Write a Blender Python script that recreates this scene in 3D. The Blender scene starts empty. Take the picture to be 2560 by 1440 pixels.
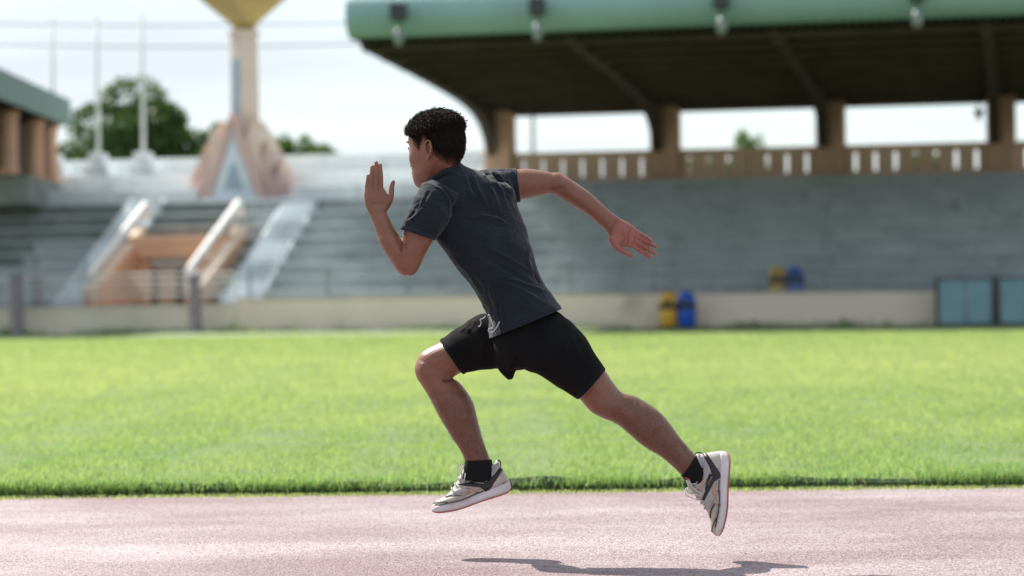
import bpy, bmesh, math, random
import numpy as np
from mathutils import Vector, Matrix, noise

random.seed(7)
RNG = np.random.default_rng(11)
SC = bpy.context.scene
COL = SC.collection

# ------------------------------------------------------------------ camera, light, exposure
FPX = 85.0 / 36.0 * 2560.0            # focal length in pixels of the 2560 px photograph
CAM_H = 0.85
PITCH = math.atan(36.0 / FPX)
ROLL = -0.0117
D = 8.0                              # distance of the runner

cam_data = bpy.data.cameras.new('camera')
cam = bpy.data.objects.new('camera', cam_data)
COL.objects.link(cam)
cam_data.lens = 85
cam_data.sensor_width = 36
cam_data.clip_start = 0.1
cam_data.clip_end = 6000
CAM_M = Matrix.Translation((0, 0, CAM_H)) @ Matrix.Rotation(math.pi / 2 + PITCH, 4, 'X') @ Matrix.Rotation(ROLL, 4, 'Z')
cam.matrix_world = CAM_M
cam_data.dof.use_dof = True
cam_data.dof.focus_distance = D - 0.05
cam_data.dof.aperture_fstop = 2.4
SC.camera = cam

SUN_DIR = Vector((-0.65, 0.70, 1.0)).normalized()      # towards the sun: behind the runner, from the left
sun_el = math.asin(SUN_DIR.z)
sun_data = bpy.data.lights.new('sun', 'SUN')
sun_data.energy = 4.6
sun_data.angle = math.radians(0.8)
sun_data.color = (1.0, 0.95, 0.87)
sun = bpy.data.objects.new('sun', sun_data)
COL.objects.link(sun)
sun.rotation_euler = SUN_DIR.to_track_quat('Z', 'Y').to_euler()

world = bpy.data.worlds.new('World')
SC.world = world
world.use_nodes = True
wn, wl = world.node_tree.nodes, world.node_tree.links
wn.clear()
w_out = wn.new('ShaderNodeOutputWorld')
w_bg = wn.new('ShaderNodeBackground')
w_bg.inputs['Strength'].default_value = 0.1
w_sky = wn.new('ShaderNodeTexSky')
w_sky.sky_type = 'NISHITA'
w_sky.sun_disc = False
w_sky.sun_elevation = sun_el
w_sky.sun_rotation = math.atan2(SUN_DIR.x, SUN_DIR.y)
w_tc = wn.new('ShaderNodeTexCoord')
w_map = wn.new('ShaderNodeMapping')
w_map.inputs['Scale'].default_value = (2.2, 2.2, 22.0)
w_noise = wn.new('ShaderNodeTexNoise')
w_noise.inputs['Scale'].default_value = 1.3
w_noise.inputs['Detail'].default_value = 5
w_noise.inputs['Roughness'].default_value = 0.55
w_ramp = wn.new('ShaderNodeMapRange')
w_ramp.inputs['From Min'].default_value = 0.36
w_ramp.inputs['From Max'].default_value = 0.60
w_ramp.inputs['To Min'].default_value = 0.5
w_ramp.inputs['To Max'].default_value = 1.0
w_mix = wn.new('ShaderNodeMixRGB')
w_mix.inputs['Color2'].default_value = (4.25, 4.62, 4.92, 1)     # thin white cloud
wl.new(w_tc.outputs['Generated'], w_map.inputs['Vector'])
wl.new(w_map.outputs['Vector'], w_noise.inputs['Vector'])
wl.new(w_noise.outputs['Fac'], w_ramp.inputs['Value'])
wl.new(w_ramp.outputs['Result'], w_mix.inputs['Fac'])
wl.new(w_sky.outputs['Color'], w_mix.inputs['Color1'])
wl.new(w_mix.outputs['Color'], w_bg.inputs['Color'])
wl.new(w_bg.outputs['Background'], w_out.inputs['Surface'])

SC.view_settings.view_transform = 'Standard'
SC.view_settings.look = 'None'
SC.view_settings.exposure = 1.0
SC.view_settings.gamma = 1.0
SC.view_settings.use_curve_mapping = False
SC.render.engine = 'CYCLES'
SC.cycles.use_denoising = True
SC.cycles.max_bounces = 8
SC.cycles.transparent_max_bounces = 8
SC.cycles.sample_clamp_indirect = 8


def P(px, py, Y):
    """World point at depth Y seen at photograph pixel (px, py)."""
    d = CAM_M.to_3x3() @ Vector(((px - 1280) / FPX, -(py - 720) / FPX, -1))
    return Vector((0, 0, CAM_H)) + d * (float(Y) / d.y)


# ------------------------------------------------------------------ helpers
def tag(o, label=None, cat=None, group=None, kind=None):
    if label: o['label'] = label
    if cat: o['category'] = cat
    if group: o['group'] = group
    if kind: o['kind'] = kind
    return o


def empty(name, loc=(0, 0, 0), rz=0.0):
    o = bpy.data.objects.new(name, None)
    COL.objects.link(o)
    o.location = loc
    o.rotation_euler = (0, 0, rz)
    o.empty_display_size = 0.2
    return o


def link_mesh(name, me, m=None, parent=None, smooth=False):
    if m is not None and not me.materials:
        for k in (m if isinstance(m, (list, tuple)) else [m]):
            me.materials.append(k)
    if smooth:
        me.polygons.foreach_set('use_smooth', [True] * len(me.polygons))
    o = bpy.data.objects.new(name, me)
    COL.objects.link(o)
    if parent is not None:
        o.parent = parent
    return o


class MB:
    """Collects simple shapes and links them as one mesh object."""
    def __init__(s):
        s.v, s.f = [], []

    def add(s, verts, faces):
        n = len(s.v)
        s.v += [tuple(p) for p in verts]
        s.f += [tuple(i + n for i in f) for f in faces]
        return s

    def box(s, x0, x1, y0, y1, z0, z1):
        v = [(x, y, z) for z in (z0, z1) for y in (y0, y1) for x in (x0, x1)]
        return s.add(v, [(0, 2, 3, 1), (4, 5, 7, 6), (0, 1, 5, 4), (2, 6, 7, 3), (0, 4, 6, 2), (1, 3, 7, 5)])

    def cbox(s, x0, x1, y0, y1, z0, z1, b):
        """box with chamfered vertical and top edges"""
        def ring(i, z):
            return [(x0 + i + b, y0 + i, z), (x1 - i - b, y0 + i, z), (x1 - i, y0 + i + b, z), (x1 - i, y1 - i - b, z),
                    (x1 - i - b, y1 - i, z), (x0 + i + b, y1 - i, z), (x0 + i, y1 - i - b, z), (x0 + i, y0 + i + b, z)]
        v = ring(0, z0) + ring(0, z1 - b) + ring(b, z1)
        f = [tuple(range(7, -1, -1)), tuple(range(16, 24))]
        for k in range(2):
            for i in range(8):
                j = (i + 1) % 8
                f.append((k * 8 + i, k * 8 + j, k * 8 + 8 + j, k * 8 + 8 + i))
        return s.add(v, f)

    def prism(s, pts, y0, y1):
        """polygon in x-z extruded along y"""
        n = len(pts)
        v = [(x, y0, z) for x, z in pts] + [(x, y1, z) for x, z in pts]
        f = [tuple(range(n)), tuple(range(2 * n - 1, n - 1, -1))]
        for i in range(n):
            j = (i + 1) % n
            f.append((i, n + i, n + j, j))
        return s.add(v, f)

    def prism_x(s, pts, x0, x1):
        """polygon in y-z extruded along x"""
        n = len(pts)
        v = [(x0, y, z) for y, z in pts] + [(x1, y, z) for y, z in pts]
        f = [tuple(range(n - 1, -1, -1)), tuple(range(n, 2 * n))]
        for i in range(n):
            j = (i + 1) % n
            f.append((i, j, n + j, n + i))
        return s.add(v, f)

    def tube(s, pts, r, n=8, cap=True):
        pts = [Vector(p) for p in pts]
        rs = [float(x) for x in r] if isinstance(r, (list, tuple)) else [float(r)] * len(pts)
        rings = []
        up = Vector((0.13, 0.21, 0.97))
        for i, p in enumerate(pts):
            t = (pts[min(i + 1, len(pts) - 1)] - pts[max(i - 1, 0)]).normalized()
            a = t.cross(up)
            if a.length < 0.05:
                a = t.cross(Vector((1, 0, 0)))
            a.normalize()
            b = t.cross(a)
            rings.append([p + rs[i] * (math.cos(2 * math.pi * k / n) * a + math.sin(2 * math.pi * k / n) * b) for k in range(n)])
        v = [q for ring in rings for q in ring]
        f = []
        for i in range(len(pts) - 1):
            for k in range(n):
                j = (k + 1) % n
                f.append((i * n + k, i * n + j, (i + 1) * n + j, (i + 1) * n + k))
        if cap:
            f.append(tuple(range(n - 1, -1, -1)))
            f.append(tuple(range((len(pts) - 1) * n, len(pts) * n)))
        return s.add(v, f)

    def lathe(s, prof, n=16, c=(0, 0, 0)):
        v, f = [], []
        for r, z in prof:
            v += [(c[0] + r * math.cos(2 * math.pi * k / n), c[1] + r * math.sin(2 * math.pi * k / n), c[2] + z) for k in range(n)]
        for i in range(len(prof) - 1):
            for k in range(n):
                j = (k + 1) % n
                f.append((i * n + k, i * n + j, (i + 1) * n + j, (i + 1) * n + k))
        f.append(tuple(range(n - 1, -1, -1)))
        f.append(tuple(range((len(prof) - 1) * n, len(prof) * n)))
        return s.add(v, f)

    def ellipsoid(s, c, r, n=14, m=9):
        v, f = [], []
        for i in range(1, m):
            th = math.pi * i / m
            for k in range(n):
                ph = 2 * math.pi * k / n
                v.append((c[0] + r[0] * math.sin(th) * math.cos(ph), c[1] + r[1] * math.sin(th) * math.sin(ph), c[2] + r[2] * math.cos(th)))
        t, b = len(v), len(v) + 1
        v += [(c[0], c[1], c[2] + r[2]), (c[0], c[1], c[2] - r[2])]
        for i in range(m - 2):
            for k in range(n):
                j = (k + 1) % n
                f.append((i * n + k, (i + 1) * n + k, (i + 1) * n + j, i * n + j))
        for k in range(n):
            j = (k + 1) % n
            f.append((t, k, j))
            f.append((b, (m - 2) * n + j, (m - 2) * n + k))
        return s.add(v, f)

    def mesh(s, name):
        me = bpy.data.meshes.new(name)
        me.from_pydata(s.v, [], s.f)
        me.update()
        return me

    def build(s, name, m=None, parent=None, smooth=False):
        return link_mesh(name, s.mesh(name), m, parent, smooth)


def node_mat(name):
    m = bpy.data.materials.new(name)
    m.use_nodes = True
    nt = m.node_tree
    bs = nt.nodes['Principled BSDF']
    return m, nt, nt.nodes, nt.links, bs


def mk(name, c1, c2=None, scale=4.0, rough=0.8, bump=0.0, bscale=40.0, stretch=(1, 1, 1), lo=0.35, hi=0.65, metal=0.0, spec=0.5, detail=6, c3=None, s3=1.0, st3=(1, 1, 1), lo3=0.5, hi3=0.7):
    """procedural material: two colours mixed by noise, a third for stains, fine relief"""
    m, nt, N, L, bs = node_mat(name)
    bs.inputs['Roughness'].default_value = rough
    bs.inputs['Metallic'].default_value = metal
    bs.inputs['Specular IOR Level'].default_value = spec
    tc = N.new('ShaderNodeTexCoord')
    def noise_fac(sc, st, l, h, det):
        mp = N.new('ShaderNodeMapping')
        mp.inputs['Scale'].default_value = st
        L.new(tc.outputs['Object'], mp.inputs['Vector'])
        nz = N.new('ShaderNodeTexNoise')
        nz.inputs['Scale'].default_value = sc
        nz.inputs['Detail'].default_value = det
        nz.inputs['Roughness'].default_value = 0.6
        L.new(mp.outputs['Vector'], nz.inputs['Vector'])
        mr = N.new('ShaderNodeMapRange')
        mr.inputs['From Min'].default_value = l
        mr.inputs['From Max'].default_value = h
        L.new(nz.outputs['Fac'], mr.inputs['Value'])
        return mr.outputs['Result']
    c2 = c2 or tuple(c * 0.8 for c in c1)
    mx = N.new('ShaderNodeMixRGB')
    mx.inputs['Color1'].default_value = (*c1, 1)
    mx.inputs['Color2'].default_value = (*c2, 1)
    L.new(noise_fac(scale, stretch, lo, hi, detail), mx.inputs['Fac'])
    out = mx.outputs['Color']
    if c3:
        m3 = N.new('ShaderNodeMixRGB')
        m3.inputs['Color2'].default_value = (*c3, 1)
        L.new(out, m3.inputs['Color1'])
        L.new(noise_fac(s3, st3, lo3, hi3, detail), m3.inputs['Fac'])
        out = m3.outputs['Color']
    L.new(out, bs.inputs['Base Color'])
    if bump:
        nz = N.new('ShaderNodeTexNoise')
        nz.inputs['Scale'].default_value = bscale
        nz.inputs['Detail'].default_value = 4
        L.new(tc.outputs['Object'], nz.inputs['Vector'])
        bp = N.new('ShaderNodeBump')
        bp.inputs['Strength'].default_value = bump
        bp.inputs['Distance'].default_value = 0.02
        L.new(nz.outputs['Fac'], bp.inputs['Height'])
        L.new(bp.outputs['Normal'], bs.inputs['Normal'])
    return m


# ------------------------------------------------------------------ materials of the place
M = {}
M['concrete'] = mk('terrace_concrete', (0.47, 0.515, 0.525), (0.34, 0.385, 0.395), 0.8, 0.9, 0.2, 14, (1, 1, 0.6), c3=(0.19, 0.225, 0.22), s3=0.9, st3=(1.6, 1, 0.35), lo3=0.58, hi3=0.76)
M['concrete_dark'] = mk('dark_mossy_concrete', (0.25, 0.28, 0.275), (0.17, 0.20, 0.195), 0.8, 0.9, 0.25, 14, c3=(0.10, 0.12, 0.11), s3=0.6, lo3=0.5, hi3=0.75)  # darker green-grey concrete with moss, the surface's own tone
M['concrete_light'] = mk('pale_step_edge', (0.55, 0.60, 0.61), (0.40, 0.45, 0.46), 1.2, 0.9, 0.2, 14)  # paler than the step faces, to bring out the step lines
M['stair_dirty'] = mk('worn_dirty_stair', (0.66, 0.72, 0.76), (0.36, 0.42, 0.45), 2.2, 0.9, 0.3, 20, lo=0.4, hi=0.6)
M['pale'] = mk('pale_plaster', (0.76, 0.80, 0.82), (0.64, 0.69, 0.71), 0.7, 0.85, 0.15, 20, c3=(0.38, 0.42, 0.42), s3=1.1, lo3=0.55, hi3=0.8)
M['white'] = mk('white_paint', (0.80, 0.80, 0.78), (0.68, 0.69, 0.68), 2.0, 0.6)
M['stair'] = mk('pale_stair_paint', (0.80, 0.86, 0.90), (0.62, 0.69, 0.73), 1.6, 0.85, 0.2, 20, lo=0.38, hi=0.68)
M['wall'] = mk('beige_wall_plaster', (0.86, 0.735, 0.63), (0.78, 0.655, 0.555), 0.35, 0.9, 0.2, 18, c3=(0.33, 0.29, 0.25), s3=0.45, st3=(1, 1, 0.8), lo3=0.60, hi3=0.85)
M['wall_grey'] = mk('greyish_beige_plaster', (0.76, 0.68, 0.57), (0.66, 0.585, 0.485), 0.4, 0.9, 0.2, 18, c3=(0.29, 0.27, 0.23), s3=0.4, lo3=0.58, hi3=0.85)
M['coping'] = mk('wall_coping', (0.50, 0.47, 0.44), (0.40, 0.38, 0.36), 1.0, 0.9)
M['tan'] = mk('tan_plaster', (0.68, 0.49, 0.36), (0.59, 0.42, 0.305), 0.7, 0.85, 0.15, 18)
M['cable'] = mk('grey_cable', (0.30, 0.34, 0.38), None, 3, 0.7)
M['peach'] = mk('peach_plaster', (0.62, 0.38, 0.25), (0.52, 0.31, 0.21), 0.8, 0.85, 0.15, 18)
M['peach_light'] = mk('cream_coping', (0.78, 0.62, 0.48), (0.66, 0.50, 0.38), 1.2, 0.8)
M['brown'] = mk('brown_plaster', (0.56, 0.37, 0.255), (0.47, 0.305, 0.205), 0.7, 0.85, 0.15, 18)
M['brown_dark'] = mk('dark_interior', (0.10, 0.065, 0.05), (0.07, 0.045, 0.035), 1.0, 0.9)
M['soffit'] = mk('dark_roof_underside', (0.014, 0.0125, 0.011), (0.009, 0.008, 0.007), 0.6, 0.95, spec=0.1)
M['rib'] = mk('dark_steel_rib', (0.085, 0.068, 0.052), (0.06, 0.048, 0.037), 0.8, 0.9, spec=0.15)
M['green'] = mk('green_metal_roof', (0.235, 0.385, 0.375), (0.205, 0.34, 0.33), 0.5, 0.42, 0, 20, spec=0.5)
M['green_dark'] = mk('weathered_green_roof', (0.075, 0.17, 0.135), (0.06, 0.14, 0.11), 0.6, 0.5)
M['lamp_dark'] = mk('dark_lamp_housing', (0.04, 0.055, 0.065), (0.03, 0.04, 0.05), 3, 0.5)
M['lamp_pale'] = mk('pale_lamp_glass', (0.22, 0.26, 0.26), (0.17, 0.20, 0.21), 3, 0.3)
M['post'] = mk('purple_grey_post_paint', (0.30, 0.26, 0.29), (0.22, 0.19, 0.22), 3, 0.6)
M['rail'] = mk('pale_rail_paint', (0.72, 0.74, 0.73), (0.58, 0.60, 0.60), 3, 0.5)
M['rail_grey'] = mk('grey_fence_paint', (0.30, 0.35, 0.37), (0.22, 0.26, 0.28), 3, 0.6)
M['gold'] = mk('gold_paint', (0.44, 0.31, 0.085), (0.33, 0.225, 0.06), 0.8, 0.42, metal=0.25)
M['cream'] = mk('cream_render', (0.76, 0.64, 0.53), (0.67, 0.55, 0.46), 0.8, 0.85)
M['pink'] = mk('pinkish_render', (0.64, 0.47, 0.43), (0.55, 0.40, 0.37), 0.8, 0.85)
M['blue_panel'] = mk('pale_blue_panel', (0.33, 0.43, 0.52), (0.28, 0.37, 0.46), 0.8, 0.6)
M['blue_panel_light'] = mk('very_pale_blue_panel', (0.66, 0.74, 0.80), (0.57, 0.65, 0.71), 0.8, 0.6)
M['teal'] = mk('teal_board_paint', (0.22, 0.39, 0.46), (0.18, 0.33, 0.40), 1.5, 0.5, c3=(0.30, 0.45, 0.48), s3=1.3, lo3=0.6, hi3=0.85)
M['dark'] = mk('dark_steel', (0.035, 0.04, 0.045), (0.025, 0.03, 0.03), 3, 0.5)
M['yellow'] = mk('yellow_plastic', (0.80, 0.47, 0.05), (0.68, 0.38, 0.04), 3, 0.4)
M['blue'] = mk('blue_plastic', (0.025, 0.12, 0.62), (0.02, 0.09, 0.5), 3, 0.4)
M['bark'] = mk('bark', (0.09, 0.065, 0.045), (0.05, 0.037, 0.026), 6, 0.95, 0.5, 20)


def leaf_mat(name, c1, c2, trans=0.35, spec=0.3):
    m, nt, N, L, bs = node_mat(name)
    at = N.new('ShaderNodeAttribute')
    at.attribute_name = 'tint'
    mx = N.new('ShaderNodeMixRGB')
    mx.inputs['Color1'].default_value = (*c1, 1)
    mx.inputs['Color2'].default_value = (*c2, 1)
    L.new(at.outputs['Fac'], mx.inputs['Fac'])
    L.new(mx.outputs['Color'], bs.inputs['Base Color'])
    bs.inputs['Roughness'].default_value = 0.5
    bs.inputs['Specular IOR Level'].default_value = spec
    tr = N.new('ShaderNodeBsdfTranslucent')
    bright = N.new('ShaderNodeMixRGB')
    bright.blend_type = 'MULTIPLY'
    bright.inputs['Fac'].default_value = 1
    bright.inputs['Color2'].default_value = (1.25, 1.25, 0.8, 1)
    L.new(mx.outputs['Color'], bright.inputs['Color1'])
    L.new(bright.outputs['Color'], tr.inputs['Color'])
    ms = N.new('ShaderNodeMixShader')
    ms.inputs['Fac'].default_value = trans
    L.new(bs.outputs['BSDF'], ms.inputs[1])
    L.new(tr.outputs['BSDF'], ms.inputs[2])
    L.new(ms.outputs['Shader'], N['Material Output'].inputs['Surface'])
    return m


M['leaf'] = leaf_mat('tree_leaf', (0.030, 0.075, 0.022), (0.075, 0.135, 0.035))
M['leaf_light'] = leaf_mat('light_tree_leaf', (0.06, 0.13, 0.035), (0.12, 0.20, 0.05))
M['grass'] = leaf_mat('grass_blade', (0.18, 0.32, 0.11), (0.41, 0.465, 0.215), 0.5, 0.35)

# ------------------------------------------------------------------ ground
def sheet(name, x0, x1, y0, y1, z, m, nx=1, ny=1, edge=None):
    v, f = [], []
    for j in range(ny + 1):
        for i in range(nx + 1):
            v.append((x0 + (x1 - x0) * i / nx, y0 + (y1 - y0) * j / ny, z))
    for j in range(ny):
        for i in range(nx):
            a = j * (nx + 1) + i
            f.append((a, a + 1, a + nx + 2, a + nx + 1))
    me = bpy.data.meshes.new(name)
    me.from_pydata(v, [], f)
    return tag(link_mesh(name, me, m), kind='structure')


M['earth'] = mk('dusty_earth', (0.30, 0.27, 0.20), (0.22, 0.22, 0.15), 0.2, 0.95, 0.3, 6)
sheet('ground', -900, 900, -60, 2500, -0.03, M['earth'], 8, 8)


def track_material():
    m, nt, N, L, bs = node_mat('pink_rubber_track')
    tc = N.new('ShaderNodeTexCoord')
    vor = N.new('ShaderNodeTexVoronoi'); vor.inputs['Scale'].default_value = 130
    L.new(tc.outputs['Object'], vor.inputs['Vector'])
    fine = N.new('ShaderNodeTexNoise'); fine.inputs['Scale'].default_value = 120; fine.inputs['Detail'].default_value = 6; fine.inputs['Roughness'].default_value = 0.7
    L.new(tc.outputs['Object'], fine.inputs['Vector'])
    mp = N.new('ShaderNodeMapping'); mp.inputs['Scale'].default_value = (0.45, 1.0, 1)
    L.new(tc.outputs['Object'], mp.inputs['Vector'])
    wear = N.new('ShaderNodeTexNoise'); wear.inputs['Scale'].default_value = 1.1; wear.inputs['Detail'].default_value = 7; wear.inputs['Roughness'].default_value = 0.62
    L.new(mp.outputs['Vector'], wear.inputs['Vector'])
    wr = N.new('ShaderNodeMapRange'); wr.inputs['From Min'].default_value = 0.36; wr.inputs['From Max'].default_value = 0.66
    L.new(wear.outputs['Fac'], wr.inputs['Value'])
    base = N.new('ShaderNodeMixRGB'); base.inputs['Color1'].default_value = (0.195, 0.126, 0.135, 1); base.inputs['Color2'].default_value = (0.355, 0.308, 0.315, 1)
    L.new(wr.outputs['Result'], base.inputs['Fac'])
    # grains: each granule its own tone
    gr = N.new('ShaderNodeMixRGB'); gr.blend_type = 'MULTIPLY'; gr.inputs['Fac'].default_value = 0.85
    sep = N.new('ShaderNodeSeparateColor'); L.new(vor.outputs['Color'], sep.inputs['Color'])
    ramp = N.new('ShaderNodeValToRGB')
    ramp.color_ramp.elements[0].position = 0.0; ramp.color_ramp.elements[0].color = (0.16, 0.06, 0.075, 1)
    ramp.color_ramp.elements[1].position = 0.42; ramp.color_ramp.elements[1].color = (0.84, 0.77, 0.78, 1)
    e = ramp.color_ramp.elements.new(0.16); e.color = (0.62, 0.44, 0.46, 1)
    e = ramp.color_ramp.elements.new(1.0); e.color = (1.32, 1.30, 1.30, 1)
    L.new(sep.outputs[0], ramp.inputs['Fac'])
    L.new(base.outputs['Color'], gr.inputs['Color1']); L.new(ramp.outputs['Color'], gr.inputs['Color2'])
    L.new(gr.outputs['Color'], bs.inputs['Base Color'])
    bs.inputs['Roughness'].default_value = 0.62
    bs.inputs['Specular IOR Level'].default_value = 0.45
    b1 = N.new('ShaderNodeBump'); b1.inputs['Strength'].default_value = 0.9; b1.inputs['Distance'].default_value = 0.004
    inv = N.new('ShaderNodeMath'); inv.operation = 'SUBTRACT'; inv.inputs[0].default_value = 1.0
    L.new(vor.outputs['Distance'], inv.inputs[1])
    L.new(inv.outputs[0], b1.inputs['Height'])
    b2 = N.new('ShaderNodeBump'); b2.inputs['Strength'].default_value = 0.5; b2.inputs['Distance'].default_value = 0.004
    L.new(fine.outputs['Fac'], b2.inputs['Height']); L.new(b1.outputs['Normal'], b2.inputs['Normal'])
    L.new(b2.outputs['Normal'], bs.inputs['Normal'])
    return m


GRASS_Y = 10.82
sheet('running_track', -60, 60, -8, GRASS_Y + 0.12, 0.0, track_material(), 4, 4)

M['turf_soil'] = mk('turf_soil', (0.10, 0.14, 0.045), (0.13, 0.19, 0.05), 1.2, 0.95, 0.5, 30)
M['turf_edge'] = mk('cut_turf_edge', (0.045, 0.06, 0.022), (0.035, 0.07, 0.022), 12, 0.95, 0.6, 60)


def build_field():
    """the raised turf: an uneven cut edge 3-4 cm high, then the level field"""
    n = 700
    xs = np.linspace(-26, 26, n)
    v, f = [], []
    for x in xs:
        w = 0.085 * noise.noise(Vector((x * 0.7, 3.1, 0))) + 0.04 * noise.noise(Vector((x * 5.5, 7.7, 0)))
        h = 0.048 + 0.034 * noise.noise(Vector((x * 3.1, 1.2, 0)))
        y = GRASS_Y + 0.03 + w * 0.6
        v += [(x, y - 0.004, -0.01), (x, y + 0.006, h * 0.6), (x, y + 0.03, h), (x, y + 0.30, h * 0.5 + 0.02), (x, 60.0 - 0.2126 * x, 0.03)]
    for i in range(n - 1):
        for k in range(4):
            a = i * 5 + k
            f.append((a, a + 5, a + 6, a + 1))
    me = bpy.data.meshes.new('grass_field')
    me.from_pydata(v, [], f)
    me.materials.append(M['turf_soil'])
    me.materials.append(M['turf_edge'])
    for p in me.polygons:
        p.material_index = 1 if p.index % 4 < 2 else 0
    return tag(link_mesh('grass_field', me), kind='structure')


build_field()
M['strip'] = mk('pale_dusty_grass', (0.19, 0.24, 0.12), (0.15, 0.20, 0.09), 0.5, 0.95, 0.2, 10)
mb = MB()
mb.add([(-26, 57.5 + 0.2126 * 26, 0.038), (26, 62.5 - 0.2126 * 26, 0.038), (26, 72.5 - 0.2126 * 26, 0.038), (-26, 72.5 + 0.2126 * 26, 0.038)], [(0, 1, 2, 3)])
tag(mb.build('path', M['strip']), kind='structure')


def blades(xs, ys, zs, h, w, lean, tints, name, mat, label, cat, bend=0.6):
    """grass blades as bent triangular strips, all in one mesh"""
    n = len(xs)
    ang = RNG.uniform(0, 2 * np.pi, n)
    la = RNG.uniform(0, 2 * np.pi, n)
    ll = np.abs(RNG.normal(0, lean, n)) * h
    dx, dy = np.cos(ang) * w / 2, np.sin(ang) * w / 2
    lx, ly = np.cos(la) * ll, np.sin(la) * ll
    V = np.zeros((n, 5, 3), np.float32)
    V[:, 0] = np.stack([xs - dx, ys - dy, zs], 1)
    V[:, 1] = np.stack([xs + dx, ys + dy, zs], 1)
    V[:, 2] = np.stack([xs - dx * .8 + lx * .35, ys - dy * .8 + ly * .35, zs + h * .58], 1)
    V[:, 3] = np.stack([xs + dx * .8 + lx * .35, ys + dy * .8 + ly * .35, zs + h * .58], 1)
    V[:, 4] = np.stack([xs + lx, ys + ly, zs + h * (1 - 0.25 * np.minimum(1, ll / np.maximum(h, 1e-4)))], 1)
    base = (np.arange(n) * 5)[:, None]
    tri = np.concatenate([base + np.array([[0, 1, 3]]), base + np.array([[0, 3, 2]]), base + np.array([[2, 3, 4]])], 1).reshape(-1, 3)
    me = bpy.data.meshes.new(name)
    me.vertices.add(n * 5)
    me.vertices.foreach_set('co', V.reshape(-1))
    me.loops.add(tri.size)
    me.loops.foreach_set('vertex_index', tri.reshape(-1).astype(np.int32))
    me.polygons.add(len(tri))
    me.polygons.foreach_set('loop_start', np.arange(0, tri.size, 3, dtype=np.int32))
    me.update(calc_edges=True)
    at = me.attributes.new('tint', 'FLOAT', 'POINT')
    at.data.foreach_set('value', np.repeat(tints, 5).astype(np.float32))
    o = link_mesh(name, me, mat)
    return tag(o, label, cat, kind='stuff')


def vnoise(x, y, s, seed=0.0):
    return np.array([noise.noise(Vector((a * s, b * s, seed))) for a, b in zip(x, y)])


def scatter(y0, y1, dens, margin=1.2):
    ys_, xs_ = [], []
    y = y0
    while y < y1:
        st = min(1.0, y1 - y)
        hw = 0.2118 * (y + st) + margin
        n = int(2 * hw * st * dens(y))
        ys_.append(RNG.uniform(y, y + st, n)); xs_.append(RNG.uniform(-hw, hw, n))
        y += st
    return np.concatenate(xs_), np.concatenate(ys_)


def build_grass():
    xs, ys = scatter(GRASS_Y + 0.03, 62, lambda y: 3000 * min(1, (11.8 / y) ** 2.0) if y < 30 else 3000 * (11.8 / y) ** 2.0)
    keep = ys < 60.5 - 0.2126 * xs
    xs, ys = xs[keep], ys[keep]
    edge = GRASS_Y + 0.045 + 0.05 * np.array([noise.noise(Vector((a * 0.7, 3.1, 0))) for a in xs])
    keep = ys > edge
    xs, ys = xs[keep], ys[keep]
    n = len(xs)
    big = vnoise(xs, ys, 0.55, 2.0)
    med = vnoise(xs, ys, 2.4, 5.0)
    grow = np.clip(ys / 11.5, 1, 4.5)
    h = (0.036 + 0.018 * med + 0.012 * big + RNG.uniform(-0.01, 0.016, n)) * np.clip(grow ** 0.35, 1, 1.8)
    h = np.clip(h, 0.014, 0.12)
    w = 0.0042 * RNG.uniform(0.7, 1.4, n) * grow ** 0.75
    band = np.exp(-((ys - 30) / 10.0) ** 2)
    tint = np.clip(0.36 + 0.34 * med + 0.42 * big + RNG.normal(0, 0.17, n) + 0.30 * band + 0.22 * np.clip((ys - 13) / 14, 0, 1) - 0.10 * np.clip((16 - ys) / 4, 0, 1), 0, 1)
    blades(xs, ys, 0.024 + 0.022 * np.exp(-(ys - GRASS_Y) / 0.35), h, w, 0.62, tint, 'grass', M['grass'], 'bright green lawn of fine blades covering the infield beyond the track', 'grass')
    # low fringe of runners and weeds creeping onto the track
    n = 16000
    xs = RNG.uniform(-3.9, 3.9, n)
    cl = np.array([noise.noise(Vector((a * 2.3, 9.9, 0))) for a in xs])
    keep = RNG.uniform(0, 1, n) < np.clip(0.55 + 1.1 * cl, 0.12, 1)
    xs = xs[keep]; n = len(xs)
    ys = GRASS_Y + 0.02 - np.abs(RNG.normal(0, 0.07, n)) + 0.05 * np.array([noise.noise(Vector((a * 0.7, 3.1, 0))) for a in xs])
    h = RNG.uniform(0.007, 0.02, n)
    blades(xs, ys, np.full(n, 0.0), h, np.full(n, 0.005), 0.9, np.clip(RNG.normal(0.75, 0.2, n), 0, 1), 'grass_fringe', M['grass'], 'low yellowish fringe of grass creeping onto the edge of the track', 'grass')
    # darker longer tufts hanging over the cut edge
    n = 20000
    xs = RNG.uniform(-3.9, 3.9, n)
    cl = np.array([noise.noise(Vector((a * 1.9, 4.4, 0))) for a in xs])
    keep = RNG.uniform(0, 1, n) < np.clip(0.5 + 1.3 * cl, 0.1, 1)
    xs = xs[keep]; n = len(xs)
    ys = GRASS_Y + 0.03 + RNG.uniform(-0.03, 0.06, n) + 0.05 * np.array([noise.noise(Vector((a * 0.7, 3.1, 0))) for a in xs])
    h = RNG.uniform(0.025, 0.065, n)
    blades(xs, ys, RNG.uniform(0.01, 0.04, n), h, np.full(n, 0.0045), 0.8, np.clip(RNG.normal(0.15, 0.25, n), 0, 1), 'edge_tufts', M['grass'], 'ragged green tufts overhanging the cut turf edge beside the track', 'grass')


build_grass()

# ------------------------------------------------------------------ the stand: local axes u (along), v (away from the field), z
TH = math.radians(12)
SA, CA = math.sin(TH), math.cos(TH)


def ST(u, v, z=0.0):
    return Vector((u * CA + v * SA, 72 - u * SA + v * CA, z))


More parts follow.
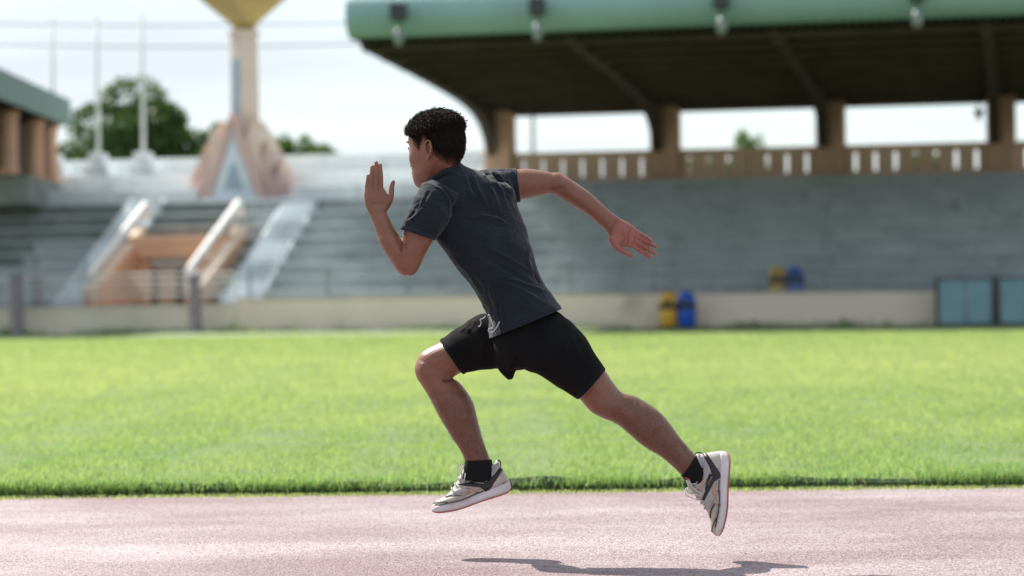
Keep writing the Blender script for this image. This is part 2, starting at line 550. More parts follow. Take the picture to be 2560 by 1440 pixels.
def upx(px, v):
    """u of the point on line v that lies at photograph column px"""
    c = (px - 1280) / FPX
    return (c * (72 + CA * v) - SA * v) / (CA + SA * c)


def stand_root(name, label, cat, u=0, v=0, z=0, group=None):
    o = empty(name, ST(u, v, z), -TH)
    return tag(o, label, cat, group)


# boundary wall
U_SPLIT = upx(592, 0)
r = stand_root('boundary_wall', 'long pinkish beige boundary wall in front of the grey terrace, dark stain at its left foot', 'wall')
MB().box(U_SPLIT, 24, 0.0, 0.25, -0.05, 1.03).build('wall_panel', M['wall'], r)
MB().cbox(U_SPLIT - 0.02, 24, -0.04, 0.29, 1.03, 1.10, 0.015).build('coping', M['coping'], r)
for u0, w_, h_ in ((U_SPLIT + 0.35, 0.55, 0.22), (upx(2110, 0), 0.8, 0.4)):
    n = 9
    pts = [(u0 + (k / n - .5) * w_, h_ * (0.55 + 0.45 * math.sin(k * 2.1)) * math.sin(math.pi * (k + .5) / (n + 1))) for k in range(n + 1)]
    mbs = MB(); mbs.prism([(pts[0][0], 0)] + pts + [(pts[-1][0], 0)], -0.006, -0.001)
    mbs.build('stain', M['brown'] if u0 < 0 else M['concrete_dark'], r)
r = stand_root('boundary_wall', 'lower greyish beige wall below the tunnel entrance, at the far left', 'wall')
MB().box(-24, U_SPLIT - 0.06, -0.25, 0.0, -0.05, 0.86).build('wall_panel', M['wall_grey'], r)
MB().cbox(-24, U_SPLIT - 0.05, -0.29, 0.03, 0.86, 0.92, 0.015).build('coping', M['coping'], r)
# scrubby plants along the foot of the wall
xs, ys, hs = [], [], []
for k in range(5200):
    u = RNG.uniform(-19, 19)
    if noise.noise(Vector((u * 0.6, 5, 0))) + 0.1 < RNG.uniform(-0.3, 0.5):
        continue
    p = ST(u, -0.32 - abs(RNG.normal(0, 0.25)), 0)
    xs.append(p.x); ys.append(p.y); hs.append(RNG.uniform(0.06, 0.30) * (0.6 + 0.6 * (noise.noise(Vector((u * 0.9, 15, 0))) + .5)))
n = len(xs)
blades(np.array(xs), np.array(ys), np.full(n, 0.035), np.array(hs), np.full(n, 0.03), 0.5, np.clip(RNG.normal(0.2, 0.2, n), 0, 1), 'weeds', M['grass'], 'dull green weeds growing along the foot of the boundary wall', 'weeds')

# terrace
VOM0, VOM1, VOMV = -13.55, -10.1, 4.3
ROWS = 9
Z0, RISE, V0, TREAD = 0.78, 0.442, 1.75, 0.86
terr = stand_root('terrace', 'grey weathered concrete spectator terrace rising in long steps behind the wall', 'terrace')
MB().box(-24, VOM0 - 0.2, 0.031, V0, 0.0, 0.76).build('walkway', M['concrete'], terr)
MB().box(VOM1 + 0.2, 24, 0.292, V0, 0.0, 0.76).build('walkway', M['concrete'], terr)
U_CAN = upx(1225, 9.6)
for i in range(ROWS):
    v = V0 + TREAD * i
    z = Z0 + RISE * (i + 1)
    spans = [(-24, VOM0 - 0.2), (VOM1 + 0.2, 22)] if v < VOMV else [(-24, 22)]
    if i == ROWS - 1:
        spans = [(U_CAN - 1.0, 22)]
    for a, b in spans:
        nseg = max(1, int((b - a) / 6))
        for s in range(nseg):
            a1, b1 = a + (b - a) * s / nseg, a + (b - a) * (s + 1) / nseg
            jit = 0.012 * math.sin(i * 5.1 + s * 3.3 + a)
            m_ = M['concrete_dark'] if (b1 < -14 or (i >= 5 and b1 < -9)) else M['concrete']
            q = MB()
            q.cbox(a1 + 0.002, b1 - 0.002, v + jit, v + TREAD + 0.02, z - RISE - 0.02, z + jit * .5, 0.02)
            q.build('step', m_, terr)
            q = MB()
            q.cbox(a1 + 0.002, b1 - 0.002, v - 0.10 + jit, v + 0.30, z + 0.012, z + 0.085, 0.015)
            q.build('seat_edge', M['concrete_light'] if m_ is M['concrete'] else M['concrete'], terr)

# stairs up the terrace
def terrace_stair(u0, u1, nrow, label):
    r = stand_root('stairway', label, 'stairs', (u0 + u1) / 2, V0, Z0, 'stairways up the terrace')
    hw = (u1 - u0) / 2
    n = nrow * 2
    variants = []
    for m_ in (M['stair'], M['stair_dirty']):
        me = MB().cbox(-hw, hw, 0.05, TREAD / 2 + 0.25, -0.30, RISE / 2 + 0.05, 0.02).cbox(-hw - 0.01, hw + 0.01, -0.02, TREAD / 2 + 0.02, RISE / 2 + 0.052, RISE / 2 + 0.13, 0.02).mesh('stair_step')
        me.materials.append(m_)
        variants.append(me)
    for k in range(n):
        me = variants[(k * 7 // 3) % 2]
        o = link_mesh('stair_step', me, None, r)
        o.location = (0.05 * math.sin(k * 7.7), -0.68 + TREAD / 2 * k, RISE / 2 * k + 0.004 * math.sin(k * 3))
    for s in (-1, 1):
        q = MB()
        L_ = n * TREAD / 2
        q.prism_x([(-0.7, -0.25), (-0.7, 0.22), (L_ - 0.6, 0.22 + n * RISE / 2), (L_ - 0.6, n * RISE / 2 - 0.25)], s * (hw + 0.045) - 0.035, s * (hw + 0.045) + 0.035)
        q.build('kerb', M['stair'], r)
    return r


terrace_stair(-14.95, -13.9, 8, 'worn pale stairway left of the tunnel entrance climbing the terrace')
terrace_stair(-9.4, -8.35, 8, 'worn pale stairway right of the tunnel entrance climbing to the torch tower')

# tunnel entrance (vomitory)
r = stand_root('tunnel_entrance', 'peach tunnel entrance with dark doorway and sloping side walls cut into terrace', 'entrance')
du0, du1, dz = -12.95, -11.75, 2.46
MB().box(VOM0, du0, VOMV - 0.15, VOMV + 0.1, 0.5, 2.46).build('door_wall', M['peach'], r)
MB().box(du1, VOM1, VOMV - 0.15, VOMV + 0.1, 0.5, 2.46).build('door_wall', M['peach'], r)
MB().cbox(VOM0 - 0.05, VOM1 + 0.05, VOMV - 0.45, VOMV + 2.6, 2.462, 3.14, 0.03).build('lintel', M['peach'], r)
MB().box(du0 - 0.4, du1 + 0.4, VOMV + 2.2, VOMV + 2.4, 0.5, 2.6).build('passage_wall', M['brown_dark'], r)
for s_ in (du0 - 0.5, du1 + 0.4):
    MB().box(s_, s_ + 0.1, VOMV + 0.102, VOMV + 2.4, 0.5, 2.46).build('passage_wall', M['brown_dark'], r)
MB().box(VOM0, VOM1, 0.05, VOMV + 2.2, 0.4, 0.80).build('floor', M['wall_grey'], r)
q = MB(); q.box(du0 + 0.12, du0 + 0.72, VOMV + 0.3, VOMV + 0.36, 0.805, 2.2); q.build('door', M['brown'], r)
for s, m_top in ((VOM0, M['peach_light']), (VOM1, M['peach_light'])):
    q = MB(); q.prism_x([(0.32, 0.3), (0.32, 1.28), (4.9, 3.28), (4.9, 0.3)], s - 0.16, s + 0.16); q.build('side_wall', M['peach'], r)
    q = MB(); q.prism_x([(0.28, 1.285), (0.28, 1.40), (4.95, 3.42), (4.95, 3.285)], s - 0.2, s + 0.2); q.build('coping', m_top, r)


def handrail(u, label):
    r = stand_root('handrail', label, 'handrail', u, 1.0, 1.2, 'sloping handrails beside the tunnel entrance')
    pts = [(0, -0.05, 0.25), (0, 0, 0.72), (0, 0.2, 0.86), (0, 4.9, 3.05), (0, 5.05, 3.05), (0, 5.05, 2.6)]
    MB().tube(pts, 0.13, 10).build('rail', M['white'], r, True)
    for t in (0.08, 0.36, 0.64, 0.92):
        v_, z_ = 0.2 + 4.7 * t, 0.86 + 2.19 * t
        MB().tube([(0, v_, z_ - 0.75), (0, v_, z_ - 0.05)], 0.035, 8).build('post', M['white'], r, True)


handrail(upx(228, 1.0), 'thick white sloping handrail on the left side of the tunnel entrance')
handrail(upx(474, 1.0), 'thick white sloping handrail on the right side of the tunnel entrance')

# low fences
def fence_post(u, v, z0, z1, label, m_=None):
    r = stand_root('fence_post', label, 'post', u, v, z0, 'purple grey posts of the rail fence')
    MB().cbox(-0.15, 0.15, -0.15, 0.15, 0, z1 - z0, 0.02).build('shaft', M['post'], r)
    MB().cbox(-0.18, 0.18, -0.18, 0.18, z1 - z0 + 0.001, z1 - z0 + 0.07, 0.02).build('cap', M['post'], r)


fence_post(upx(42, -0.75), -0.75, 0.0, 1.84, 'purple grey square post standing on the grass at the far left')
fence_post(upx(487, -0.75), -0.75, 0.0, 1.74, 'purple grey square post standing before the tunnel entrance')
fence_post(upx(92, 0.25), 0.25, 0.76, 1.86, 'shorter purple grey post on the wall behind the leftmost post')
r = stand_root('rail_fence', 'thin pale horizontal rails running past the purple grey posts', 'fence')
for z in (1.18, 1.42, 1.63, 1.84):
    MB().tube([(-20, -0.55, z), (U_SPLIT + 0.2, -0.55, z)], 0.034, 6).build('rail', M['rail'], r)
for u in (-18.5, -13.0, -8.4):
    MB().tube([(u, -0.55, 0), (u, -0.55, 1.86)], 0.02, 6).build('stanchion', M['rail'], r)
r = stand_root('picket_fence', 'thin grey metal picket fence standing on top of the beige wall', 'fence')
for z in (1.22, 1.78, 1.95):
    MB().tube([(U_SPLIT + 0.3, 0.12, z), (22, 0.12, z)], 0.02, 6).build('rail', M['rail_grey'], r)
q = MB()
u = U_SPLIT + 0.4
while u < 22:
    q.box(u - 0.007, u + 0.007, 0.113, 0.127, 1.10, 1.93)
    u += 0.125
tag(q.build('picket', M['rail_grey'], r), kind='stuff')
for k in range(12):
    u = U_SPLIT + 0.35 + k * 2.5
    MB().box(u - 0.03, u + 0.03, 0.09, 0.15, 1.10, 1.99).build('fence_upright', M['rail_grey'], r)

# pale plinth of the torch tower, behind the left terrace
r = stand_root('plinth', 'pale stepped concrete platform behind the left terrace carrying tower and flagpoles', 'platform')
PV = V0 + TREAD * (ROWS - 1)
zt = Z0 + RISE * (ROWS - 1) + 0.18
for k, (zz0, zz1, vv) in enumerate(((zt - 0.4, zt + 0.42, PV), (zt + 0.0, zt + 1.05, PV + 2.6), (zt + 0.4, zt + 1.72, PV + 4.1))):
    ua = upx(28, vv)
    ub = upx(1215, vv)
    segs = 5
    for s in range(segs):
        a1, b1 = ua + (ub - ua) * s / segs, ua + (ub - ua) * (s + 1) / segs
        if k == 0 and upx(500, vv) < (a1 + b1) / 2 < upx(740, vv):
            zz1_ = zz0 + 0.42
        else:
            zz1_ = zz1
        MB().cbox(a1 + 0.01, b1 - 0.01, vv, vv + 2.7, zz0, zz1_, 0.03).build('platform_block', M['pale'], r)

# torch tower
def build_tower():
    v = PV + 1.45
    u = upx(617, v)
    r = stand_root('torch_tower', 'tall cream torch tower with golden inverted pyramid bowl and pink stepped base', 'tower', u, v, zt - 0.02)
    # shaft, turned so that two faces show
    def turned(pts, a=math.radians(52)):
        return [(x * math.cos(a) - y * math.sin(a), x * math.sin(a) + y * math.cos(a), z) for x, y, z in pts]
    def frustum(r0, r1, z0, z1):
        v_ = turned([(-r0, -r0, z0), (r0, -r0, z0), (r0, r0, z0), (-r0, r0, z0), (-r1, -r1, z1), (r1, -r1, z1), (r1, r1, z1), (-r1, r1, z1)])
        return v_, [(3, 2, 1, 0), (4, 5, 6, 7), (0, 1, 5, 4), (1, 2, 6, 5), (2, 3, 7, 6), (3, 0, 4, 7)]
    MB().add(*frustum(0.40, 0.33, 0.0, 5.75)).build('shaft', M['cream'], r)
    MB().add(*frustum(0.40, 0.40, 5.752, 5.95)).build('collar', M['cream'], r)
    # inset panel on the left face and slim one on the right face
    a = math.radians(52)
    nl = Vector((-math.cos(a), -math.sin(a), 0)); tl = Vector((math.sin(a), -math.cos(a), 0))
    for nrm, tng, hw, m_ in ((nl, tl, 0.23, M['blue_panel']),):
        vs = []
        for z in (2.9, 4.95):
            rr = 0.40 - 0.07 * z / 5.75
            for s in (-1, 1):
                for off in (-0.02, 0.012):
                    vs.append(tuple(nrm * (rr + off) + tng * hw * s + Vector((0, 0, z))))
        MB().add(vs, [(0, 1, 3, 2), (4, 6, 7, 5), (1, 5, 7, 3), (0, 2, 6, 4), (0, 4, 5, 1), (2, 3, 7, 6)]).build('inset_panel', m_, r)
    nr = Vector((math.sin(a), -math.cos(a), 0))
    # golden neck and bowl
    q = MB(); q.add(*frustum(0.27, 0.30, 5.952, 6.15)); q.build('neck', M['gold'], r)
    q = MB(); q.add(*frustum(0.31, 2.35, 6.152, 8.55)); q.build('bowl', M['gold'], r)
    q = MB(); q.add(*frustum(2.40, 2.40, 8.552, 8.85)); q.build('bowl_rim', M['gold'], r)
    # triangular pale blue front
    q = MB(); q.prism([(-0.92, 0.0), (0.78, 0.0), (0.12, 1.75), (-0.07, 2.35), (-0.26, 1.75)], -1.15, -0.6); q.build('front_panel', M['blue_panel_light'], r)
    q = MB(); q.prism([(-0.42, 0.35), (0.30, 0.35), (0.02, 1.25), (-0.14, 1.25)], -1.17, -1.152); q.build('front_inset', M['blue_panel'], r)
    for s in (-1, 1):
        q = MB()
        o = -0.07
        q.prism([(o + s * 0.02, 2.40), (o + s * 0.10, 2.95), (o + s * 0.34, 2.2), (o + s * 0.95, 0.6), (o + s * 1.18, 0.0), (o + s * 0.88, 0.0), (o + s * 0.24, 1.75)][::s], -1.22, -0.5)
        q.build('front_edge', M['pink'], r)
        for k, (x0, x1, z1, d) in enumerate(((0.42, 0.95, 2.55, 0.30), (0.92, 1.35, 1.75, 0.22), (1.33, 1.72, 1.02, 0.16))):
            q = MB()
            q.prism([(o + s * x0, 0), (o + s * x0, z1 - 0.35), (o + s * (x0 + 0.1), z1 - 0.05), (o + s * (x0 + 0.28), z1), (o + s * x1, z1 - 0.28), (o + s * x1, z1 - 0.5), (o + s * (x1 - 0.08), z1 - 0.7), (o + s * (x1 + .06), 0)][::-s], -0.95 + 0.1 * k, 0.75 - 0.1 * k)
            q.build('buttress', M['pink'] if k != 0 else M['cream'], r)
            q = MB()
            q.prism([(o + s * (x0 + 0.03), z1 - 0.02), (o + s * (x0 + .20), z1 + 0.24), (o + s * (x0 + 0.30), z1 + 0.015)][::-s], -0.8 + 0.1 * k, 0.6 - 0.1 * k)
            q.build('finial', M['peach_light'], r)
    for k, hw in enumerate((1.9, 1.6)):
        pass
    return r


build_tower()

# flagpoles
def flagpole(px, label, ztop, pedestal):
    v = PV + 3.3
    zb = zt + (1.06 if pedestal else 1.06)
    r = stand_root('flagpole', label, 'flagpole', upx(px, v), v, zb, 'flagpoles on the pale platform')
    MB().tube([(0, 0, 0.3), (0, 0, (ztop - zb) * 0.55), (0, 0, ztop - zb)], [0.085, 0.07, 0.05], 10).build('pole', M['rail'], r, True)
    MB().ellipsoid((0, 0, ztop - zb + 0.06), (0.085, 0.085, 0.085)).build('finial', M['rail'], r, True)
    q = MB()
    q.cbox(-0.5, 0.5, -0.4, 0.4, 0, 0.42, 0.03)
    q.build('pedestal', M['pale'], r)
    MB().cbox(-0.3, 0.3, -0.25, 0.25, 0.422, 0.85, 0.03).build('pedestal_cap', M['pale'], r)


flagpole(138, 'leftmost pale flagpole, in front of the green roofed pavilion end', 11.2, False)
flagpole(249, 'middle pale flagpole, at the left edge of the big tree', 11.2, True)
flagpole(362, 'rightmost pale flagpole, before the crown of the big tree', 11.2, True)

# grandstand canopy on columns
def build_canopy():
    r = stand_root('grandstand_canopy', 'big cantilevered canopy with rounded green edge and dark underside on brown columns', 'canopy', 0, 0, 0)
    VB, VF = 9.6, -7.34
    ul = upx(1222, VB)
    ur = 21.0
    zb, zf = 7.42, 8.05
    slope = (zf - zb) / (VB - VF)
    def zs(v):
        return zb + (VB - v) * slope
    # soffit boards: one slab with real depth, then the sheet roof above it
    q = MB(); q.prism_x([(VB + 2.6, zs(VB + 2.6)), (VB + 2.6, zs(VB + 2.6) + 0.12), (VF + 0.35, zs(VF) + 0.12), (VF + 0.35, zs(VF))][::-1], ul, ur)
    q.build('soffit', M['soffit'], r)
    for k in range(9):
        v = VF + 1.4 + k * 1.95
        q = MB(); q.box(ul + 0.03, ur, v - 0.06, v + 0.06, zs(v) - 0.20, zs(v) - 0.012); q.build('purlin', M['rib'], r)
    # rounded green eave with ribs
    n = 14
    prof = []
    R = 0.62
    for k in range(n + 1):
        a = -math.pi / 2 + (math.pi * 0.80) * k / n
        prof.append((VF + 0.55 - R * math.cos(a) * 1.0, zf + R + R * math.sin(a)))
    prof += [(VF + 3.0, zf + 2 * R + 0.2), (VB + 2.7, zf + 2 * R + 0.85)]
    q = MB()
    us = []
    u = ul - 0.05
    while u < ur:
        us += [(u, 0), (u + 0.16, 0), (u + 0.18, 0.022), (u + 0.21, 0.022), (u + 0.23, 0)]
        u += 0.24
    verts, faces = [], []
    m_ = len(prof)
    for (uu, h) in us:
        for i, (pv, pz) in enumerate(prof):
            p0, p1 = prof[max(i - 1, 0)], prof[min(i + 1, m_ - 1)]
            tx, tz = p1[0] - p0[0], p1[1] - p0[1]
            l = math.hypot(tx, tz)
            verts.append((uu, pv - tz / l * h, pz + tx / l * h))
    for a in range(len(us) - 1):
        for i in range(m_ - 1):
            faces.append((a * m_ + i, (a + 1) * m_ + i, (a + 1) * m_ + i + 1, a * m_ + i + 1))
    q.add(verts, faces)
    q.build('eave_sheeting', M['green'], r, False)
    # closed end of the rounded eave and edge trim down the left side
    q = MB()
    endp = prof[:n + 1] + [(VF + 3.0, zf + 2 * R + 0.2), (VF + 3.0, zf + 0.3)]
    q.prism_x(endp, ul - 0.11, ul - 0.052)
    q.build('eave_end', M['green'], r)
    q = MB(); q.prism_x([(VB + 2.6, zs(VB + 2.6) - .02), (VB + 2.6, zs(VB + 2.6) + 0.5), (VF + 3.0, zf + 2 * R + 0.15), (VF + 3.0, zs(VF + 3) - .02)][::-1], ul - 0.10, ul - 0.004)
    q.build('side_trim', M['soffit'], r)
    # columns and curved ribs
    for px in (1250, 1665, 2080, 2508, 2960):
        uc = upx(px, VB)
        q = MB()
        q.cbox(uc - 0.47, uc + 0.47, VB - 0.15, VB + 0.75, 3.6, 7.38, 0.05)
        q.build('column', M['brown'], r)
        q = MB(); q.box(uc + 0.15, uc + 0.44, VB - 0.19, VB - 0.152, 3.9, 7.3); q.build('column_strip', M['peach'], r)
        # curved cantilever rib
        pts = []
        for k in range(17):
            t = (k / 16) ** 1.8
            v = VB - 0.2 - t * (VB - VF - 1.2)
            depth = 0.14 + 0.35 * (1 - t) ** 4 + 1.1 * (1 - t) ** 16
            pts.append((v, zs(v) - 0.02 - depth))
        top = [(v, zs(v) - 0.015) for v, _ in pts]
        q = MB()
        verts = []
        for (v, zl), (_, zu) in zip(pts, top):
            verts += [(uc - 0.36, v, zl), (uc - 0.04, v, zl), (uc - 0.04, v, zu), (uc - 0.36, v, zu)]
        faces = []
        for k in range(16):
            for j in range(4):
                a, b = k * 4 + j, k * 4 + (j + 1) % 4
                faces.append((a, b, b + 4, a + 4))
        faces += [(3, 2, 1, 0), (64, 65, 66, 67)]
        q.add(verts, faces)
        q.build('rib', M['rib'], r)
    return zs, VF, zf, VB


zs, VF, zf, VB = build_canopy()

# balustrade with slots between the columns
bal = stand_root('balustrade', 'brown balustrade with tall narrow slots along the top of the terrace', 'balustrade', 0, 9.75, 0)
Z_B0, Z_B1 = 4.40, 5.90
cols = [1250, 1665, 2080, 2508, 2960]
for b in range(4):
    ua, ub = upx(cols[b], VB) + 0.475, upx(cols[b + 1], VB) - 0.475
    pitch = (ub - ua) / 7.0
    MB().box(ua, ub, 0, 0.3, Z_B0, 5.04).build('base_rail', M['tan'], bal)
    MB().cbox(ua, ub, -0.05, 0.35, 5.66, Z_B1, 0.03).build('top_rail', M['tan'], bal)
    edges = [ua] + [ua + pitch * (k + 0.5) for k in range(7)] + [ub]
    for k in range(8):
        a = edges[k] + (0 if k == 0 else 0.055)
        c = edges[k + 1] - (0 if k == 7 else 0.055)
        MB().box(a, c, 0.02, 0.28, 5.042, 5.658).build('panel', M['tan'], bal)

# floodlights on the eave
def floodlight(px, label):
    v = VF - 0.15
    r = stand_root('floodlight', label, 'floodlight', upx(px, v), v, zf, 'floodlights fixed along the green canopy edge')
    MB().tube([(0, 0.1, 0.95), (0, -0.22, 0.75), (0, -0.25, 0.1)], 0.035, 8).build('bracket', M['lamp_dark'], r)
    q = MB(); q.prism_x([(-0.45, 0.42), (-0.40, 0.85), (-0.08, 0.80), (-0.12, 0.38)], -0.2, 0.2); q.build('housing', M['lamp_dark'], r)
    q = MB(); q.prism_x([(-0.47, 0.42), (-0.452, 0.44), (-0.402, 0.84), (-0.42, 0.83)], -0.18, 0.18); q.build('visor', M['dark'], r)
    MB().ellipsoid((0, -0.25, -0.06), (0.15, 0.15, 0.24)).build('lamp', M['lamp_pale'], r, True)


floodlight(1010, 'floodlight near the left corner of the green canopy edge')
floodlight(1356, 'floodlight above the runner\'s back arm on the green canopy edge')
floodlight(1815, 'third floodlight from the left along the green canopy edge')
floodlight(2302, 'rightmost floodlight along the green canopy edge')

# small loudspeaker hanging at the right bay
r = stand_root('loudspeaker', 'small dark loudspeaker hanging in the right opening under the canopy', 'loudspeaker', upx(2452, VB), VB + 0.2, 6.75)
MB().tube([(0, 0, 0.2), (0, 0, 0.66)], 0.03, 6).build('bracket', M['dark'], r)
MB().lathe([(0.05, -0.15), (0.09, 0.0), (0.20, 0.18), (0.21, 0.2)], 12).build('horn', M['dark'], r, True)

# pavilion with green roof at the far left
r = tag(empty('pavilion', (-16.0, 80, 0)), 'green roofed pavilion with peach columns at the far left', 'pavilion')
MB().box(-7, -0.15, 1.0, 7.4, 4.35, 5.3).build('base', M['concrete_dark'], r)
MB().box(-8, 0.0, -12, 7.5, 7.42, 7.6).build('ceiling', M['soffit'], r)
MB().cbox(0.001, 0.10, -12, 7.5, 7.40, 8.36, 0.02).build('eave_sheeting', M['green_dark'], r)
MB().prism([(-8, 7.602), (0.0, 7.602), (0.0, 8.3), (-8, 9.1)], -12, 7.5).build('roof', M['green_dark'], r)
for (yy, xx) in ((-4.5, -0.75), (0.0, -0.62), (3.9, -0.52), (6.4, -0.5)):
    MB().lathe([(0.36, 5.302), (0.36, 5.5), (0.31, 5.52), (0.31, 7.1), (0.37, 7.2), (0.37, 7.415)], 16, (xx, yy, 0)).build('column', M['peach'], r, True)
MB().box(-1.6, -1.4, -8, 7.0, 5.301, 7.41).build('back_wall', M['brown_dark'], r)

# bins
def bin_(px, v, z, m_, label):
    r = stand_root('litter_bin', label, 'bin', upx(px, v), v, z, 'yellow and blue litter bins along the wall')
    MB().lathe([(0.22, 0.06), (0.25, 0.10), (0.275, 0.50), (0.275, 0.56)], 18).build('body', m_, r, True)
    MB().lathe([(0.285, 0.561), (0.29, 0.58), (0.29, 0.66), (0.28, 0.69)], 18).build('band', M['dark'], r, True)
    MB().lathe([(0.275, 0.691), (0.27, 0.80), (0.22, 0.95), (0.13, 1.05), (0.03, 1.08)], 18).build('hood', m_, r, True)
    q = MB(); q.prism([(-0.12, 0.71), (0.12, 0.71), (0.10, 0.84), (-0.10, 0.84)], -0.285, -0.24); q.build('flap', M['dark'], r)
    MB().lathe([(0.17, 0.0), (0.17, 0.058)], 12).build('foot', M['dark'], r)


bin_(1671, -0.75, 0.035, M['yellow'], 'yellow litter bin on the grass in front of the beige wall')
bin_(1716, -0.75, 0.035, M['blue'], 'blue litter bin on the grass in front of the beige wall')
bin_(1944, 0.9, 0.765, M['yellow'], 'yellow litter bin up on the terrace walkway behind the wall')
bin_(1987, 0.9, 0.765, M['blue'], 'blue litter bin up on the terrace walkway behind the wall')

# teal boards at the right
def board(px0, px1, label, panels):
    v = -0.85
    u0, u1 = upx(px0, v), upx(px1, v)
    r = stand_root('teal_board', label, 'board', (u0 + u1) / 2, v, 0, 'teal boards before the wall')
    hw = (u1 - u0) / 2
    q = MB()
    for s in (-1, 1):
        q = MB(); q.box(s * hw - 0.05, s * hw + 0.05, -0.05, 0.05, 0, 1.42); q.build('upright', M['dark'], r)
    w = (2 * hw - 0.1) / panels
    for k in range(panels):
        MB().cbox(-hw + 0.055 + w * k + 0.02, -hw + 0.055 + w * (k + 1) - 0.03, -0.03, 0.03, 0.12, 1.32, 0.01).build('panel', M['teal'], r)
    MB().box(-hw + 0.051, hw - 0.051, -0.02, 0.02, 1.34, 1.40).build('top_bar', M['dark'], r)
    MB().box(-hw - 0.05, hw + 0.05, 0.06, 0.5, 0.0, 0.08).build('foot', M['dark'], r)


board(2342, 2484, 'teal two panel board before the right end of the wall', 2)
board(2494, 2640, 'teal board cut off by the right edge of the picture', 2)

# trees
def tree(px, Y, z_c, rx, rz, n, label, leaf, size, seed, name='broadleaf_tree'):
    rg = np.random.default_rng(seed)
    c = P(px, 600, Y)
    r = tag(empty(name, (c.x, Y, -0.03)), label, 'tree', 'trees behind the stands')
    q = MB()
    q.tube([(0, 0, 0), (0.05, 0, z_c * 0.35), (-0.08, 0.05, z_c * 0.7), (0, 0, z_c)], [0.04 * z_c, 0.03 * z_c, 0.022 * z_c, 0.012 * z_c], 9)
    q.build('trunk', M['bark'], r, True)
    clumps = []
    for k in range(26):
        d = rg.normal(0, 1, 3); d /= np.linalg.norm(d)
        rad = rg.uniform(0.35, 0.85)
        p = np.array([d[0] * rx * rad, d[1] * rx * rad, abs(d[2]) ** 0.8 * np.sign(d[2]) * rz * rad])
        clumps.append((p, rg.uniform(0.28, 0.5)))
        if k < 9:
            b = MB(); b.tube([(0, 0, z_c * 0.6), (p[0] * .5, p[1] * .5, z_c * 0.8 + p[2] * .3), (p[0], p[1], z_c + p[2])], [0.012 * z_c, 0.008 * z_c, 0.003 * z_c], 6)
            b.build('limb', M['bark'], r, True)
    P_, T_ = [], []
    per = n // len(clumps)
    for p, s in clumps:
        d = rg.normal(0, 1, (per, 3)); d /= np.linalg.norm(d, axis=1)[:, None]
        rr = rg.uniform(0.5, 1.0, per) ** 0.6
        P_.append(p + d * rr[:, None] * np.array([rx * s, rx * s, rz * s * 0.8])); T_.append(np.clip(rg.normal(0.45, 0.25, per) + rg.normal(0, 0.12), 0, 1))
    pc = np.concatenate(P_); tint = np.concatenate(T_); m_ = len(pc)
    a = rg.normal(0, 1, (m_, 3)); a /= np.linalg.norm(a, axis=1)[:, None]
    b = np.cross(a, rg.normal(0, 1, (m_, 3))); b /= np.linalg.norm(b, axis=1)[:, None]
    sz = rg.uniform(0.6, 1.3, (m_, 1)) * size
    V = np.stack([pc - a * sz, pc - b * sz * .5, pc + a * sz, pc + b * sz * .5], 1).reshape(-1, 3) + np.array([0, 0, z_c])
    me = bpy.data.meshes.new('crown')
    me.from_pydata(V.tolist(), [], np.arange(m_ * 4).reshape(-1, 4).tolist())
    at = me.attributes.new('tint', 'FLOAT', 'POINT')
    at.data.foreach_set('value', np.repeat(tint, 4).astype(np.float32))
    link_mesh('crown', me, leaf, r)


tree(345, 120, 8.3, 3.6, 3.3, 16000, 'big round dark green tree behind the middle and right flagpoles', M['leaf'], 0.20, 1)
tree(455, 122, 7.3, 3.2, 2.4, 8000, 'lower bushy tree between the flagpoles and the torch tower', M['leaf'], 0.20, 2)
tree(215, 126, 6.6, 2.6, 3.2, 6000, 'dark tree behind the end of the green roofed pavilion', M['leaf'], 0.20, 3)
tree(556, 118, 7.8, 0.8, 2.0, 1500, 'thin sparse tree just left of the torch tower', M['leaf_light'], 0.16, 4)
tree(738, 112, 7.3, 1.2, 2.0, 3500, 'light green tree just right of the torch tower', M['leaf_light'], 0.17, 5)
tree(792, 116, 7.0, 1.7, 1.6, 3000, 'low light green bush between tower and canopy', M['leaf_light'], 0.17, 6)
tree(1880, 130, 8.0, 1.0, 2.3, 1800, 'small green tree seen through the middle opening under the canopy', M['leaf_light'], 0.17, 7)
tree(1770, 140, 7.2, 1.5, 2.4, 1400, 'faint sparse tree left of the small tree under the canopy', M['leaf_light'], 0.17, 8)
tree(2310, 125, 6.7, 2.6, 1.7, 3200, 'low dark bush behind the slots of the right balustrade', M['leaf'], 0.20, 9)
tree(1850, 122, 6.6, 1.9, 1.6, 2800, 'low dark bush behind the slots of the middle balustrade', M['leaf'], 0.20, 10)

# two sagging cables far behind the flagpoles
for z0, label in ((13.05, 'upper faint cable crossing the sky behind the flagpoles'), (12.15, 'lower faint cable crossing the sky behind the flagpoles')):
    r = tag(empty('overhead_cable', (-12, 102, 0)), label, 'cable', 'overhead cables')
    MB().tube([(-14 + 2.99 * k, 0, z0 - 0.35 * (1 - ((k - 5) / 5) ** 2)) for k in range(10)], 0.035, 6).build('strand', M['cable'], r, True)
    for x in (-14.1, 12.95):
        MB().tube([(x, 0.2, 0), (x, 0.2, 13.4)], 0.12, 8).build('cable_pole', M['rail'], r, True)

# ------------------------------------------------------------------ the runner
PXM = FPX / D                          # pixels per metre in the runner's plane


def W(px, py, d=0.0):
    return P(px, py, D + d)


